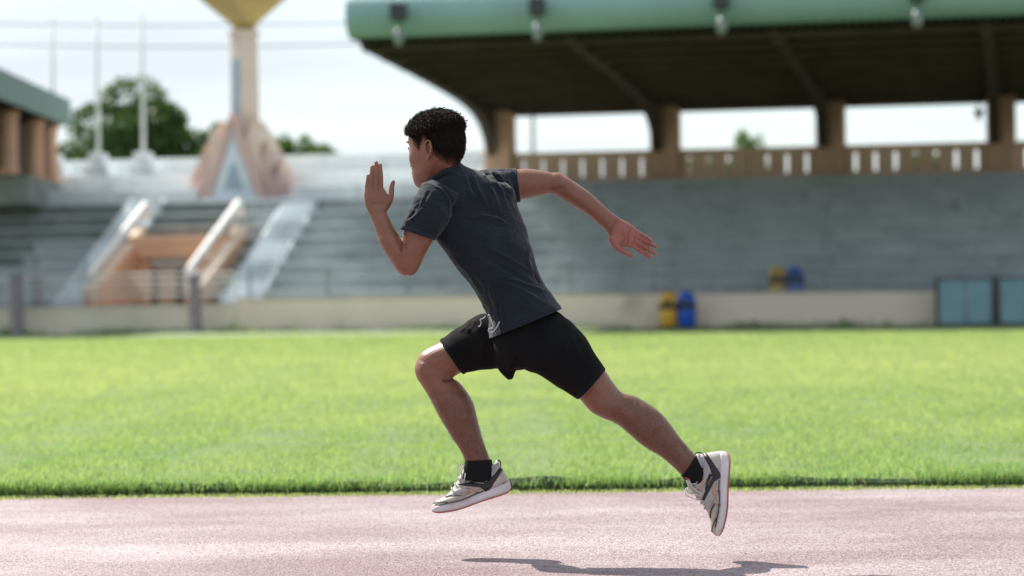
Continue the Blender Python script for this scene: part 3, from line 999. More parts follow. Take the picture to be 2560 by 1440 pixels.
def smooth_stations(st, sub):
    """Catmull-Rom through stations (tuples of numbers)"""
    A = np.array(st, float)
    n = len(A)
    out = []
    for i in range(n - 1):
        p0, p1, p2, p3 = A[max(i - 1, 0)], A[i], A[i + 1], A[min(i + 2, n - 1)]
        for k in range(sub):
            t = k / sub
            out.append(0.5 * ((2 * p1) + (-p0 + p2) * t + (2 * p0 - 5 * p1 + 4 * p2 - p3) * t * t + (-p0 + 3 * p1 - 3 * p2 + p3) * t ** 3))
    out.append(A[-1])
    return np.array(out)


def loft(st, n=28, sub=5, grow=0.0, expo=2.0):
    """closed tube through stations (Lx, Ly, Rx, Ry, depth, half depth, twist); silhouettes are pixels of the photograph"""
    S = smooth_stations([tuple(s) + (0,) * (7 - len(s)) for s in st], sub)
    v, f = [], []
    ph = 2 * np.pi * np.arange(n) / n
    ca, sa = np.cos(ph), np.sin(ph)
    e = 2.0 / expo
    cx = np.sign(ca) * np.abs(ca) ** e
    for s in S:
        lx, ly, rx, ry, d, t, tw = s
        L_, R_ = np.array(W(lx, ly, d)), np.array(W(rx, ry, d))
        c = (L_ + R_) / 2
        h = (R_ - L_) / 2
        hl = np.linalg.norm(h)
        h = h * (hl + grow) / max(hl, 1e-6)
        sy = np.sin(ph + tw)
        sy = np.sign(sy) * np.abs(sy) ** e
        for k in range(n):
            p = c + h * cx[k]
            v.append((p[0], p[1] + (t + grow) * sy[k], p[2]))
    m = len(S)
    for i in range(m - 1):
        for k in range(n):
            j = (k + 1) % n
            f.append((i * n + k, i * n + j, (i + 1) * n + j, (i + 1) * n + k))
    for base, last, rev in ((0, 0, True), ((m - 1) * n, m - 1, False)):
        c = np.mean(np.array(v[base:base + n]), 0)
        v.append(tuple(c))
        ci = len(v) - 1
        for k in range(n):
            j = (k + 1) % n
            f.append((ci, base + j, base + k) if rev else (ci, base + k, base + j))
    return v, f


def finger(pts, rs, d, n=12):
    """rounded finger through pixels pts with pixel radii rs; d is a depth or a list of depths"""
    ds = d if isinstance(d, (list, tuple)) else [d] * len(pts)
    S = smooth_stations([(p[0], p[1], r, dd) for p, r, dd in zip(pts, rs, ds)], 4)
    P_ = [W(s[0], s[1], s[3]) for s in S]
    R_ = [s[2] / PXM for s in S]
    t = (P_[-1] - P_[-2]).normalized()
    e, r = P_[-1], R_[-1]
    for k in (0.4, 0.75, 0.95):
        P_.append(e + t * r * k); R_.append(r * math.sqrt(1 - k * k))
    q = MB(); q.tube(P_, R_, n)
    return q.v, q.f


def voxel(shells, size, iters, name):
    q = MB()
    for v, f in shells:
        q.add(v, f)
    o = bpy.data.objects.new('tmp', q.mesh('tmp'))
    bm = bmesh.new(); bm.from_mesh(o.data)
    bmesh.ops.recalc_face_normals(bm, faces=bm.faces)
    bm.to_mesh(o.data); bm.free()
    COL.objects.link(o)
    r = o.modifiers.new('r', 'REMESH'); r.mode = 'VOXEL'; r.voxel_size = size
    s = o.modifiers.new('s', 'SMOOTH'); s.factor = 0.5; s.iterations = iters
    dg = bpy.context.evaluated_depsgraph_get()
    me = bpy.data.meshes.new_from_object(o.evaluated_get(dg))
    me.name = name
    bpy.data.objects.remove(o)
    return me


def coords(me):
    a = np.empty(len(me.vertices) * 3, np.float32)
    me.vertices.foreach_get('co', a)
    return a.reshape(-1, 3).astype(float)


def normals(me):
    a = np.empty(len(me.vertices) * 3, np.float32)
    me.vertices.foreach_get('normal', a)
    return a.reshape(-1, 3).astype(float)


CAM_I = np.array(CAM_M.inverted())


def to_px(C):
    c = C @ CAM_I[:3, :3].T + CAM_I[:3, 3]
    return np.stack([1280 + FPX * c[:, 0] / -c[:, 2], 720 - FPX * c[:, 1] / -c[:, 2]], 1)


def seg_dist(p, pts):
    """distance in pixels from points to a polyline, and the position along it 0..1"""
    best = np.full(len(p), 1e9); along = np.zeros(len(p))
    pts = np.array(pts, float)
    n = len(pts) - 1
    for i in range(n):
        a, b = pts[i], pts[i + 1]
        ab = b - a
        t = np.clip(((p - a) @ ab) / max(ab @ ab, 1e-9), 0, 1)
        dd = np.linalg.norm(p - (a + t[:, None] * ab), axis=1)
        m = dd < best
        best[m] = dd[m]; along[m] = (i + t[m]) / n
    return best, along


GAIN = 2.0


def folds(me, strokes, front=True, dmin=None):
    """raise (or sink) soft ridges along strokes drawn in the picture plane; (points, width px, height mm[, near/far])"""
    C, Nn = coords(me), normals(me)
    px = to_px(C)
    off = np.zeros(len(C))
    w_face = np.clip(-Nn[:, 1] * 1.5 + 0.35, 0, 1)
    for s in strokes:
        pts, w, h = s[:3]
        dd, al = seg_dist(px, pts)
        taper = np.clip(np.minimum(al, 1 - al) * 5 + 0.15, 0, 1)
        off += GAIN * h / 1000 * np.exp(-(dd / w) ** 2) * taper * w_face
    C += Nn * off[:, None]
    me.vertices.foreach_set('co', C.reshape(-1).astype(np.float32))
    me.update()


def crumple(me, amp, sc, stretch, seed, mask=None):
    """cloth relief from ridged noise, stretched along the pull of the cloth"""
    C, Nn = coords(me), normals(me)
    q = C @ np.array(stretch).T * sc
    off = np.array([(1 - abs(noise.noise(Vector((a + seed, b, c))) * 2.2)) * 0.6 + 0.4 * noise.noise(Vector((a * 2.3, b * 2.3 + seed, c * 2.3))) for a, b, c in q])
    if mask is not None:
        off *= mask
    C += Nn * (off * amp)[:, None]
    me.vertices.foreach_set('co', C.reshape(-1).astype(np.float32))
    me.update()


def cut(me, a_px, b_px, d, t, side, reach=0.05, wide=1.15):
    """open the cloth at a hem: plane through two pixels, perpendicular to the picture; removes the end cap"""
    A, B = W(*a_px, d), W(*b_px, d)
    c = (A + B) / 2
    e = (B - A); hl = e.length / 2; e.normalize()
    nrm = e.cross(Vector((0, 1, 0))).normalized()
    if nrm.dot(side) < 0:
        nrm = -nrm
    bm = bmesh.new(); bm.from_mesh(me)
    def inside(p, r):
        q = p - c
        return (q.dot(e) / (hl * r)) ** 2 + (q.y / (t * r)) ** 2 < 1 and -0.02 < q.dot(nrm) < reach
    fs = [f for f in bm.faces if inside(f.calc_center_median(), wide)]
    es = set(); vs = set()
    for f in fs:
        es.update(f.edges); vs.update(f.verts)
    bmesh.ops.bisect_plane(bm, geom=list(vs) + list(es) + fs, plane_co=c, plane_no=nrm)
    kill = [f for f in bm.faces if (lambda q: q.dot(nrm) > 1e-5 and (q.dot(e) / (hl * wide)) ** 2 + (q.y / (t * wide)) ** 2 < 1 and q.dot(nrm) < reach)(f.calc_center_median() - c)]
    bmesh.ops.delete(bm, geom=kill, context='FACES')
    bm.to_mesh(me); bm.free()
    me.update()


person = tag(empty('person', (0.1, D, 0.0)), 'young man sprinting in charcoal t-shirt and black shorts, both feet off the track', 'person')
PINV = Matrix.Translation((-0.1, -D, 0.0))


def adopt(name, me, m=None, parent=None, smooth=True):
    """link a mesh built in world coordinates as a part of the person (or of a part of the person)"""
    if parent is None or parent is person:
        me.transform(PINV)
        return link_mesh(name, me, m, person, smooth)
    me.transform(PINV)                 # parts sit at the person's origin, so sub-parts share the frame
    return link_mesh(name, me, m, parent, smooth)


# ---- head, built in its own frame (centimetres: f forward, l to his left, u up)
YAW, NOD = math.radians(35), math.radians(4)
hf = Vector((-math.cos(YAW), math.sin(YAW), 0))
hl_ = Vector((-math.sin(YAW), -math.cos(YAW), 0))
hu = Vector((0, 0, 1))
Rn = Matrix.Rotation(NOD, 3, hl_)
if (Rn @ hf).z > 0:
    Rn = Matrix.Rotation(-NOD, 3, hl_)
hf, hu = Rn @ hf, Rn @ hu
EAR = (-2.2, 7.0, -0.6)
HS = 0.01 * 1.02
HEAD_D = -0.03
HEAD_O = W(1073, 377, HEAD_D - 0.06) - HS * (hf * EAR[0] + hl_ * EAR[1] + hu * EAR[2])


def HD(f, l, u):
    return HEAD_O + HS * (hf * f + hl_ * l + hu * u)


SL = [(-11.7, 6.6, 4.2, 1.0, 2.0), (-11.3, 7.8, 2.4, 2.5, 2.0), (-10.3, 8.7, 0.2, 3.6, 2.1), (-9, 8.9, -1.8, 4.75, 2.2), (-7, 9.0, -4.2, 5.65, 2.3), (-5, 8.9, -6.4, 6.2, 2.4),
      (-3, 8.9, -7.8, 6.75, 2.5), (-1, 8.8, -8.9, 7.05, 2.5), (1, 8.9, -9.5, 7.15, 2.45), (3, 9.3, -9.8, 7.3, 2.35), (5, 9.25, -9.8, 7.45, 2.25),
      (7, 8.6, -9.3, 7.2, 2.2), (9, 7.0, -7.9, 6.1, 2.1), (10.5, 4.9, -5.8, 4.4, 2.0), (11.3, 2.6, -3.5, 2.5, 2.0), (11.6, 0.6, -1.4, 0.8, 2.0)]


# cheekbones, jaw, temples, sockets, brow, hollow cheeks, mouth, chin: (f, l, u, radius, height)
FACE = [(6.4, 5.3, -1.6, 2.4, 0.55), (1.0, 6.2, -6.8, 2.6, 0.30), (5.0, 7.0, 4.0, 2.2, -0.35), (8.3, 3.4, 0.9, 1.5, -0.55), (8.9, 2.8, 3.1, 1.4, 0.35), (5.8, 5.0, -5.6, 2.0, -0.25), (9.0, 0.0, -7.0, 2.2, 0.45), (8.8, 0.0, -10.2, 1.5, 0.35)]


def head_shell():
    S = smooth_stations(SL, 6)
    n = 64
    v, f = [], []
    for u, fr, bk, w, ex in S:
        e = 2.0 / ex
        for k in range(n):
            a = 2 * math.pi * k / n
            c, s = math.cos(a), math.sin(a)
            ff, ll = (fr + bk) / 2 + (fr - bk) / 2 * math.copysign(abs(c) ** e, c), w * math.copysign(abs(s) ** e, s)
            off = 0.0
            for bf, bl, bu, br_, bh in FACE:
                off += bh * math.exp(-((ff - bf) ** 2 + (abs(ll) - bl) ** 2 + (u - bu) ** 2) / br_ ** 2)
            q_ = math.hypot(ff, ll) or 1.0
            v.append(tuple(HD(ff + off * ff / q_, ll + off * ll / q_, u)))
    m = len(S)
    for i in range(m - 1):
        for k in range(n):
            j = (k + 1) % n
            f.append((i * n + k, i * n + j, (i + 1) * n + j, (i + 1) * n + k))
    f.append(tuple(range(n - 1, -1, -1)))
    f.append(tuple(range((m - 1) * n, m * n)))
    return v, f


def h_ell(f, l, u, rf, rl, ru):
    q = MB(); q.ellipsoid((0, 0, 0), (rf, rl, ru), 16, 10)
    return [tuple(HD(f + a, l + b, u + c)) for a, b, c in q.v], q.f


def h_tube(pts, r, n=10):
    q = MB(); q.tube([HD(*p) for p in pts], [x * HS for x in r] if isinstance(r, list) else r * HS, n)
    return q.v, q.f


def ear_shells(side):
    """ear: rim, inner fold, lobe and a thin backing plate standing off the head"""
    f0, l0, u0 = EAR
    out = []
    def ep(a, b, lift=0.0):           # a: back, b: up in the ear's plane
        return (f0 - a * 1.08, side * (l0 + 0.45 + a * 0.40 + lift), u0 + b)
    rim = [(-0.7, 0.1), (-1.0, 1.3), (-0.55, 2.6), (0.45, 3.2), (1.5, 2.75), (1.95, 1.5), (1.75, 0.2), (1.2, -1.0), (0.5, -2.1), (-0.2, -2.75), (-0.75, -2.4), (-0.8, -1.5)]
    S = smooth_stations(rim, 4)
    out.append(h_tube([ep(a, b, 0.50) for a, b in S], [0.30 + 0.14 * (i / len(S)) ** 2 for i in range(len(S))]))
    anti = [(0.1, 2.1), (0.85, 1.7), (1.1, 0.6), (0.8, -0.5), (0.2, -1.2), (-0.4, -1.1)]
    out.append(h_tube([ep(a, b, 0.12) for a, b in smooth_stations(anti, 4)], 0.26))
    out.append(h_tube([ep(-0.75, 0.3, 0.2), ep(-0.6, -0.5, 0.32), ep(-0.75, -1.1, 0.2)], 0.34))
    q = MB(); q.ellipsoid((0, 0, 0), (1, 1, 1), 16, 10)
    out.append(([tuple(HD(*ep(0.45 + a * 1.35, 0.35 + b * 2.6, -0.45 + c * 0.28))) for a, b, c in q.v], q.f))
    out.append(([tuple(HD(*ep(-0.15 + a * 0.7, -2.15 + b * 0.85, 0.15 + c * 0.32))) for a, b, c in q.v], q.f))
    return out


HEAD = [head_shell(),
        h_tube([(8.5, 0, 1.8), (9.1, 0, -0.6), (9.9, 0, -3.2), (9.85, 0, -3.9)], [0.75, 0.85, 1.1, 0.95]),
        h_ell(9.1, 1.25, -3.9, 0.95, 0.85, 0.75), h_ell(9.1, -1.25, -3.9, 0.95, 0.85, 0.75),
        h_ell(9.15, 0, -6.35, 0.75, 2.3, 0.52), h_ell(9.05, 0, -7.45, 0.8, 2.0, 0.6)]
HEAD += ear_shells(1) + ear_shells(-1)

TORSO = [(1090, 455, 1150, 412, 0.0, .062, .1), (1066, 478, 1205, 432, 0.0, .105, .45), (1068, 538, 1278, 472, 0.0, .14, .60), (1092, 597, 1292, 515, 0.0, .148, .60), (1124, 641, 1312, 565, 0.0, .142, .5),
         (1151, 681, 1329, 621, 0.0, .137, .35), (1178, 716, 1344, 680, 0.0, .135, .22), (1203, 752, 1363, 716, 0.0, .138, .1), (1222, 792, 1391, 753, 0.0, .146, 0), (1236, 822, 1372, 778, 0.0, .125, 0)]
ARM_L = [(1088, 478, 1130, 498, -.11, .03), (1052, 508, 1115, 538, -.148, .052), (1012, 560, 1092, 588, -.165, .055), (1008, 578, 1083, 601, -.165, .052), (1003, 606, 1062, 640, -.165, .048), (999, 634, 1052, 662, -.165, .043), (999, 653, 1045, 676, -.165, .037), (1003, 671, 1036, 686, -.165, .028), (1010, 683, 1026, 690.5, -.165, .014)]
FORE_L = [(1013, 690, 1037, 676, -.165, .018), (998, 683, 1044, 655, -.166, .036), (983, 664, 1034, 626, -.168, .043), (967, 639, 1010, 606, -.17, .045), (954, 616, 1003, 597, -.172, .045), (944, 593, 989, 575, -.172, .041), (933, 560, 977, 551, -.172, .034), (925, 541, 969, 535, -.172, .028), (919, 527, 966.5, 526, -.172, .024), (914, 514, 972, 515, -.172, .020)]
PALM_L = [(921, 532, 966, 532, -.172, .023), (914, 515, 973, 514, -.172, .020), (911, 500, 974, 499, -.172, .019), (910, 487, 968, 484, -.172, .016), (912, 474, 962, 474, -.172, .012), (915, 467, 958, 468, -.172, .008)]
ARM_R = [(1205, 440, 1212, 545, .08, .06), (1245, 428, 1255, 520, .13, .06), (1287, 424, 1296, 501, .165, .055), (1317, 422, 1325, 495, .17, .05), (1346, 425, 1355, 487.5, .172, .044), (1377, 431, 1372, 484, .174, .04), (1397, 431.5, 1383, 485.5, .174, .038), (1415, 441, 1392, 489, .172, .041), (1440, 457, 1413, 503.5, .168, .043), (1471, 478.5, 1443, 521, .16, .041), (1496, 501, 1471, 539.5, .155, .037), (1525, 528, 1498, 562, .15, .028), (1540, 539, 1513, 574, .147, .024), (1552, 548, 1521, 588, .145, .022)]
PALM_R = [(1540, 540, 1514, 574, .147, .023), (1553, 548, 1522, 589, .145, .021), (1563, 553, 1529, 605, .142, .021), (1576, 560, 1541, 617, .138, .019), (1588, 569, 1555, 617, .135, .015), (1596, 579, 1572, 619, .132, .012), (1599, 584, 1580, 621, .131, .008)]
LEG_F = [(1300, 770, 1320, 895, .06, .08), (1240, 795, 1262, 905, .08, .078), (1168, 828, 1203, 918, .09, .072), (1107, 853, 1158, 930, .095, .068), (1060, 877, 1138, 940, .095, .060), (1043, 899, 1134, 943, .095, .056), (1036.5, 920, 1134, 947, .095, .056), (1041, 942, 1140, 950, .095, .054), (1054, 964, 1153, 961, .095, .055), (1070, 988, 1171, 986, .095, .058), (1085, 1016, 1184, 1012, .095, .058), (1098, 1041, 1191, 1040, .095, .055), (1113, 1067, 1198, 1067, .095, .049), (1132, 1098, 1207, 1099, .095, .043), (1149, 1123, 1217, 1127, .095, .037), (1161, 1149, 1224, 1148, .095, .034), (1160, 1180, 1230, 1176, .095, .032), (1150, 1200, 1235, 1200, .095, .030)]
LEG_N = [(1378, 795, 1275, 858, -.03, .065), (1420, 832, 1308, 898, -.06, .075), (1456, 862, 1356, 932, -.08, .076), (1490, 892, 1403, 968, -.09, .076), (1510, 921, 1444, 993, -.095, .068), (1534, 958, 1476, 1028, -.095, .060), (1556, 981, 1508, 1046, -.095, .056), (1588, 991, 1537, 1057, -.095, .056), (1619, 1009, 1564, 1077, -.095, .058), (1650, 1032, 1592, 1102, -.095, .058), (1673, 1058, 1616, 1120, -.095, .054), (1695, 1088, 1645, 1137, -.095, .047), (1717, 1115, 1674, 1159, -.095, .040), (1739, 1139, 1704, 1188, -.095, .035), (1763, 1166, 1728, 1212, -.095, .033), (1778, 1186, 1745, 1228, -.095, .03)]
NECK = [(1060, 372, 1146, 345, -.02, .058), (1063, 405, 1145, 380, -.015, .059), (1076, 440, 1145, 404, -.01, .056), (1086, 470, 1150, 434, -.005, .055), (1098, 500, 1170, 465, 0, .055)]

BODY = [loft(TORSO, grow=-0.015), loft(ARM_L, 24), loft(FORE_L, 24), loft(PALM_L, 24, expo=2.5), loft(ARM_R, 24), loft(PALM_R, 24, expo=2.5), loft(LEG_F, 28), loft(LEG_N, 28), loft(NECK, 24)]
BODY += HEAD
# left hand: fingers together, pointing up, back of the hand to the camera; thumb towards the face
dl = -.172
BODY += [finger([(916, 492), (917, 470), (919, 455), (920.5, 439)], [6.2, 5.6, 5.3, 4.4], dl + .002),
         finger([(926, 492), (927.5, 466), (929, 443), (930, 417)], [6.6, 6.0, 5.6, 4.6], [dl, dl - .003, dl - .003, dl]),
         finger([(939, 492), (939.5, 464), (940, 438), (940.5, 407)], [6.8, 6.3, 5.9, 4.8], [dl, dl - .005, dl - .005, dl - .002]),
         finger([(952, 492), (952, 464), (952, 440), (950.5, 413)], [6.8, 6.3, 5.9, 4.8], [dl, dl - .003, dl - .003, dl]),
         finger([(962, 521), (972, 503), (978, 484), (979.5, 467), (983, 455)], [9.5, 9.5, 7.4, 6.4, 5.2], [dl + .006, dl + .006, dl + .008, dl + .008, dl + .006])]
# right hand: open palm to the camera, thumb below
dr = .132
BODY += [finger([(1580, 573), (1595, 581.5), (1612, 591), (1627, 600)], [6.8, 6.0, 5.5, 4.6], [dr + .004, dr, dr - .003, dr - .009]),
         finger([(1578, 585), (1597, 593.5), (1618, 604.5), (1639, 616)], [7.2, 6.5, 6.1, 5.0], [dr + .002, dr, dr - .004, dr - .011]),
         finger([(1573, 596), (1594, 606), (1616, 619.5), (1639, 634)], [7.4, 6.7, 6.3, 5.2], [dr, dr, dr - .004, dr - .011]),
         finger([(1565, 606), (1586, 617), (1605, 629.5), (1625, 641.5)], [7.4, 6.7, 6.3, 5.2], [dr, dr - .001, dr - .005, dr - .012]),
         finger([(1530, 593), (1539, 611), (1552, 624), (1567, 633), (1578, 640)], [12, 11, 8.2, 6.8, 5.2], [dr + .004, dr - .004, dr - .010, dr - .016, dr - .019])]

body_me = voxel(BODY, 0.0022, 2, 'body')
# muscles, tendons, knuckles and creases
folds(body_me, [
    ([(1378, 433), (1376, 455), (1378, 478)], 6, -1.2), ([(1385, 468), (1420, 468), (1450, 488)], 5, -1.2), ([(1400, 455), (1425, 470), (1460, 500)], 12, 1.6),
    ([(1300, 462), (1340, 458), (1372, 460)], 18, 1.2), ([(1523, 582), (1533, 560), (1547, 547)], 2.6, -1.6),
    ([(1578, 570), (1570, 585), (1571, 600), (1566, 612)], 2.2, -1.6), ([(1556, 580), (1562, 600), (1553, 612)], 2.4, -1.3), ([(1592, 578), (1588, 596), (1577, 615)], 1.8, -1.0),
    ([(1604, 587), (1602, 592)], 1.8, -.9), ([(1617, 595), (1615, 600)], 1.8, -.8), ([(1611, 598), (1608, 604)], 1.8, -.9), ([(1625, 606), (1622, 612)], 1.8, -.8),
    ([(1610, 610), (1606, 617)], 1.8, -.9), ([(1623, 619), (1619, 626)], 1.8, -.8), ([(1600, 622), (1596, 628)], 1.8, -.9), ([(1613, 631), (1609, 637)], 1.8, -.8),
    ([(1006, 613), (1005, 630)], 3.5, -3.0), ([(985, 600), (990, 625), (1000, 645)], 9, 2.0), ([(950, 590), (960, 615), (975, 640)], 10, 1.5), ([(1045, 600), (1035, 640)], 14, 2.0),
    ([(921, 500), (922, 478)], 3.5, .9), ([(930, 510), (929, 480)], 3, 1.0), ([(938, 512), (940, 480)], 3, 1.0), ([(948, 512), (953, 480)], 3, 1.0), ([(925, 515), (940, 506), (962, 508)], 5, -.7),
    ([(928, 447), (934, 447)], 2.5, .5), ([(940, 442), (944, 442)], 3, .6), ([(953, 444), (957, 444)], 3, .6),
    ([(1134, 945), (1120, 950), (1105, 951)], 4.5, -3.2), ([(1062, 905), (1055, 925), (1062, 945)], 13, 2.2), ([(1095, 905), (1110, 925)], 16, -1.6),
    ([(1150, 985), (1168, 1020), (1172, 1055)], 18, 2.8), ([(1120, 1000), (1135, 1050), (1165, 1110)], 9, -1.6), ([(1200, 1110), (1212, 1148)], 5, -1.4),
    ([(1540, 975), (1560, 1000), (1590, 1010)], 10, -2.2), ([(1510, 1000), (1530, 1030)], 16, 2.0), ([(1590, 1015), (1630, 1045), (1650, 1080)], 18, 3.0), ([(1560, 1050), (1610, 1090), (1670, 1145)], 9, -1.6), ([(1480, 950), (1500, 985)], 12, 1.6),
    ([(1700, 1110), (1722, 1140)], 5, -1.4), ([(1108, 440), (1122, 415), (1130, 390)], 7, 2.2), ([(1095, 400), (1090, 425), (1080, 445)], 8, -2.0),
])
C = coords(body_me)
px = to_px(C)
# eye sockets pressed in
for s in (1, -1):
    e = np.array(HD(8.7, s * 3.3, 1.0))
    g = np.exp(-(np.linalg.norm(C - e, axis=1) / (1.45 * HS)) ** 2)
    C += np.array(-hf)[None, :] * (g * 0.75 * HS)[:, None]
# ear hollow and the crease between the lips
e = np.array(HD(EAR[0] - 0.15, EAR[1] + 0.8, EAR[2] - 0.1))
g = np.exp(-(np.linalg.norm(C - e, axis=1) / (0.75 * HS)) ** 2)
C += np.array(-hl_)[None, :] * (g * 0.85 * HS)[:, None]
body_me.vertices.foreach_set('co', C.reshape(-1).astype(np.float32))
body_me.update()
# differences of skin tone: palm, lips, shaved scalp, hairy shins
loc = (C - np.array(HEAD_O)) @ np.stack([np.array(hf), np.array(hl_), np.array(hu)], 1) / HS
f_, l_, u_ = loc[:, 0], loc[:, 1], loc[:, 2]
is_head = (u_ > -12.5) & (u_ < 13) & (np.abs(f_) < 12) & (np.abs(l_) < 9)
Nn = normals(body_me)
palm = np.zeros(len(C))
m_ = (px[:, 0] > 1500) & (px[:, 1] > 535) & (px[:, 1] < 660) & (C[:, 1] > D)
along = (px[:, 0] - 1533) * 0.80 + (px[:, 1] - 562) * 0.60
palm[m_] = np.clip(along[m_] / 24 + 0.2, 0, 1) * np.clip(-Nn[m_, 1] * 2 + 0.7, 0, 1)
m_ = (px[:, 0] < 995) & (px[:, 1] < 535) & (px[:, 1] > 395) & (px[:, 0] > 900)
palm[m_] = np.clip(Nn[m_, 1] * 2 + 0.3, 0, 1) * 0.9 + 0.35 * np.clip((445 - px[m_, 1]) / 40, 0, 1)  # redder fingertips: backlight glowing through, put into the colour
palm = np.clip(palm, 0, 1)


CREASES = [([(1578, 570), (1570, 585), (1571, 600), (1566, 612)], 1.6), ([(1556, 580), (1562, 600), (1553, 612)], 1.6), ([(1592, 578), (1588, 596), (1577, 615)], 1.5), ([(1523, 582), (1533, 560), (1547, 547)], 1.8), ([(1528, 584), (1538, 563), (1550, 551)], 1.3),  # skin lines; those between the fingers are shade put into the colour
           ([(1604, 585), (1602, 592)], 1.5), ([(1617, 593), (1615, 600)], 1.5), ([(1612, 597), (1608, 605)], 1.5), ([(1626, 605), (1622, 613)], 1.5), ([(1611, 609), (1606, 618)], 1.5), ([(1624, 618), (1619, 627)], 1.5), ([(1601, 621), (1596, 629)], 1.5), ([(1614, 630), (1609, 638)], 1.5),
           ([(1597, 589), (1630, 606)], 1.3), ([(1594, 600), (1632, 624)], 1.3), ([(1586, 611), (1624, 637)], 1.3), ([(1548, 606), (1556, 620)], 2.2),
           ([(1006, 612), (1005, 632)], 2.4), ([(1378, 470), (1410, 470), (1440, 482)], 2.5), ([(1134, 945), (1118, 951), (1102, 952)], 3.0), ([(922, 478), (923, 445)], 1.4), ([(933, 480), (934, 425)], 1.4), ([(946, 480), (946, 425)], 1.4),
           ([(926, 446), (933, 446)], 1.4), ([(936, 441), (944, 441)], 1.4), ([(948, 443), (956, 443)], 1.4), ([(926, 514), (942, 507), (962, 508)], 2.0)]


def hairline(f, l):
    """height above which scalp hair grows, head frame"""
    a = np.abs(l)
    front = 6.6 - 0.10 * a + 0 * f                                 # forehead
    temple = np.interp(f, [-10, -6.5, -4.5, -2.4, -0.6, 0.6, 1.8, 3.6, 5.2, 6.6, 8.0, 9.5], [-6.2, -5.6, -3.6, -0.2, 3.2, 1.5, -0.6, 1.8, 4.4, 6.0, 6.6, 6.8])
    return np.where(f > 7, front, temple)


hl_v = hairline(f_, l_)
scalp = np.where(is_head, np.clip((u_ - hl_v) / 3.4 + 0.12, 0, 1), 0)
ear_zone = (np.abs(l_) > 6.9) & (f_ > EAR[0] - 2.6) & (f_ < EAR[0] + 1.0) & (u_ < EAR[2] + 3.6) & (u_ > EAR[2] - 3.6)
scalp[ear_zone & (np.abs(l_) > 7.3)] = 0
shin = np.zeros(len(C))
m_ = (px[:, 1] > 955) & (px[:, 0] < 1300)
shin[m_] = np.clip((px[m_, 1] - 965) / 60, 0, 1)
m_ = (px[:, 1] > 960) & (px[:, 0] >= 1400)
shin[m_] = np.clip(((px[m_, 0] - 1500) * .75 + (px[m_, 1] - 1000) * .65) / 60, 0, 1)
crease = np.zeros(len(C))
for pts, w in CREASES:
    dd, al = seg_dist(px, pts)
    crease = np.maximum(crease, np.exp(-(dd / w) ** 2) * np.clip(np.minimum(al, 1 - al) * 6 + 0.3, 0, 1) * np.clip(-Nn[:, 1] * 2, 0, 1))
lips = np.exp(-((f_ - 9.3) / 1.2) ** 2 - (l_ / 2.2) ** 4 - ((u_ + 6.9) / 1.0) ** 4) * is_head
for nm, arr in (('palm', palm), ('scalp', scalp), ('shin', shin), ('lips', lips), ('crease', crease)):
    at = body_me.attributes.new(nm, 'FLOAT', 'POINT')
    at.data.foreach_set('value', arr.astype(np.float32))


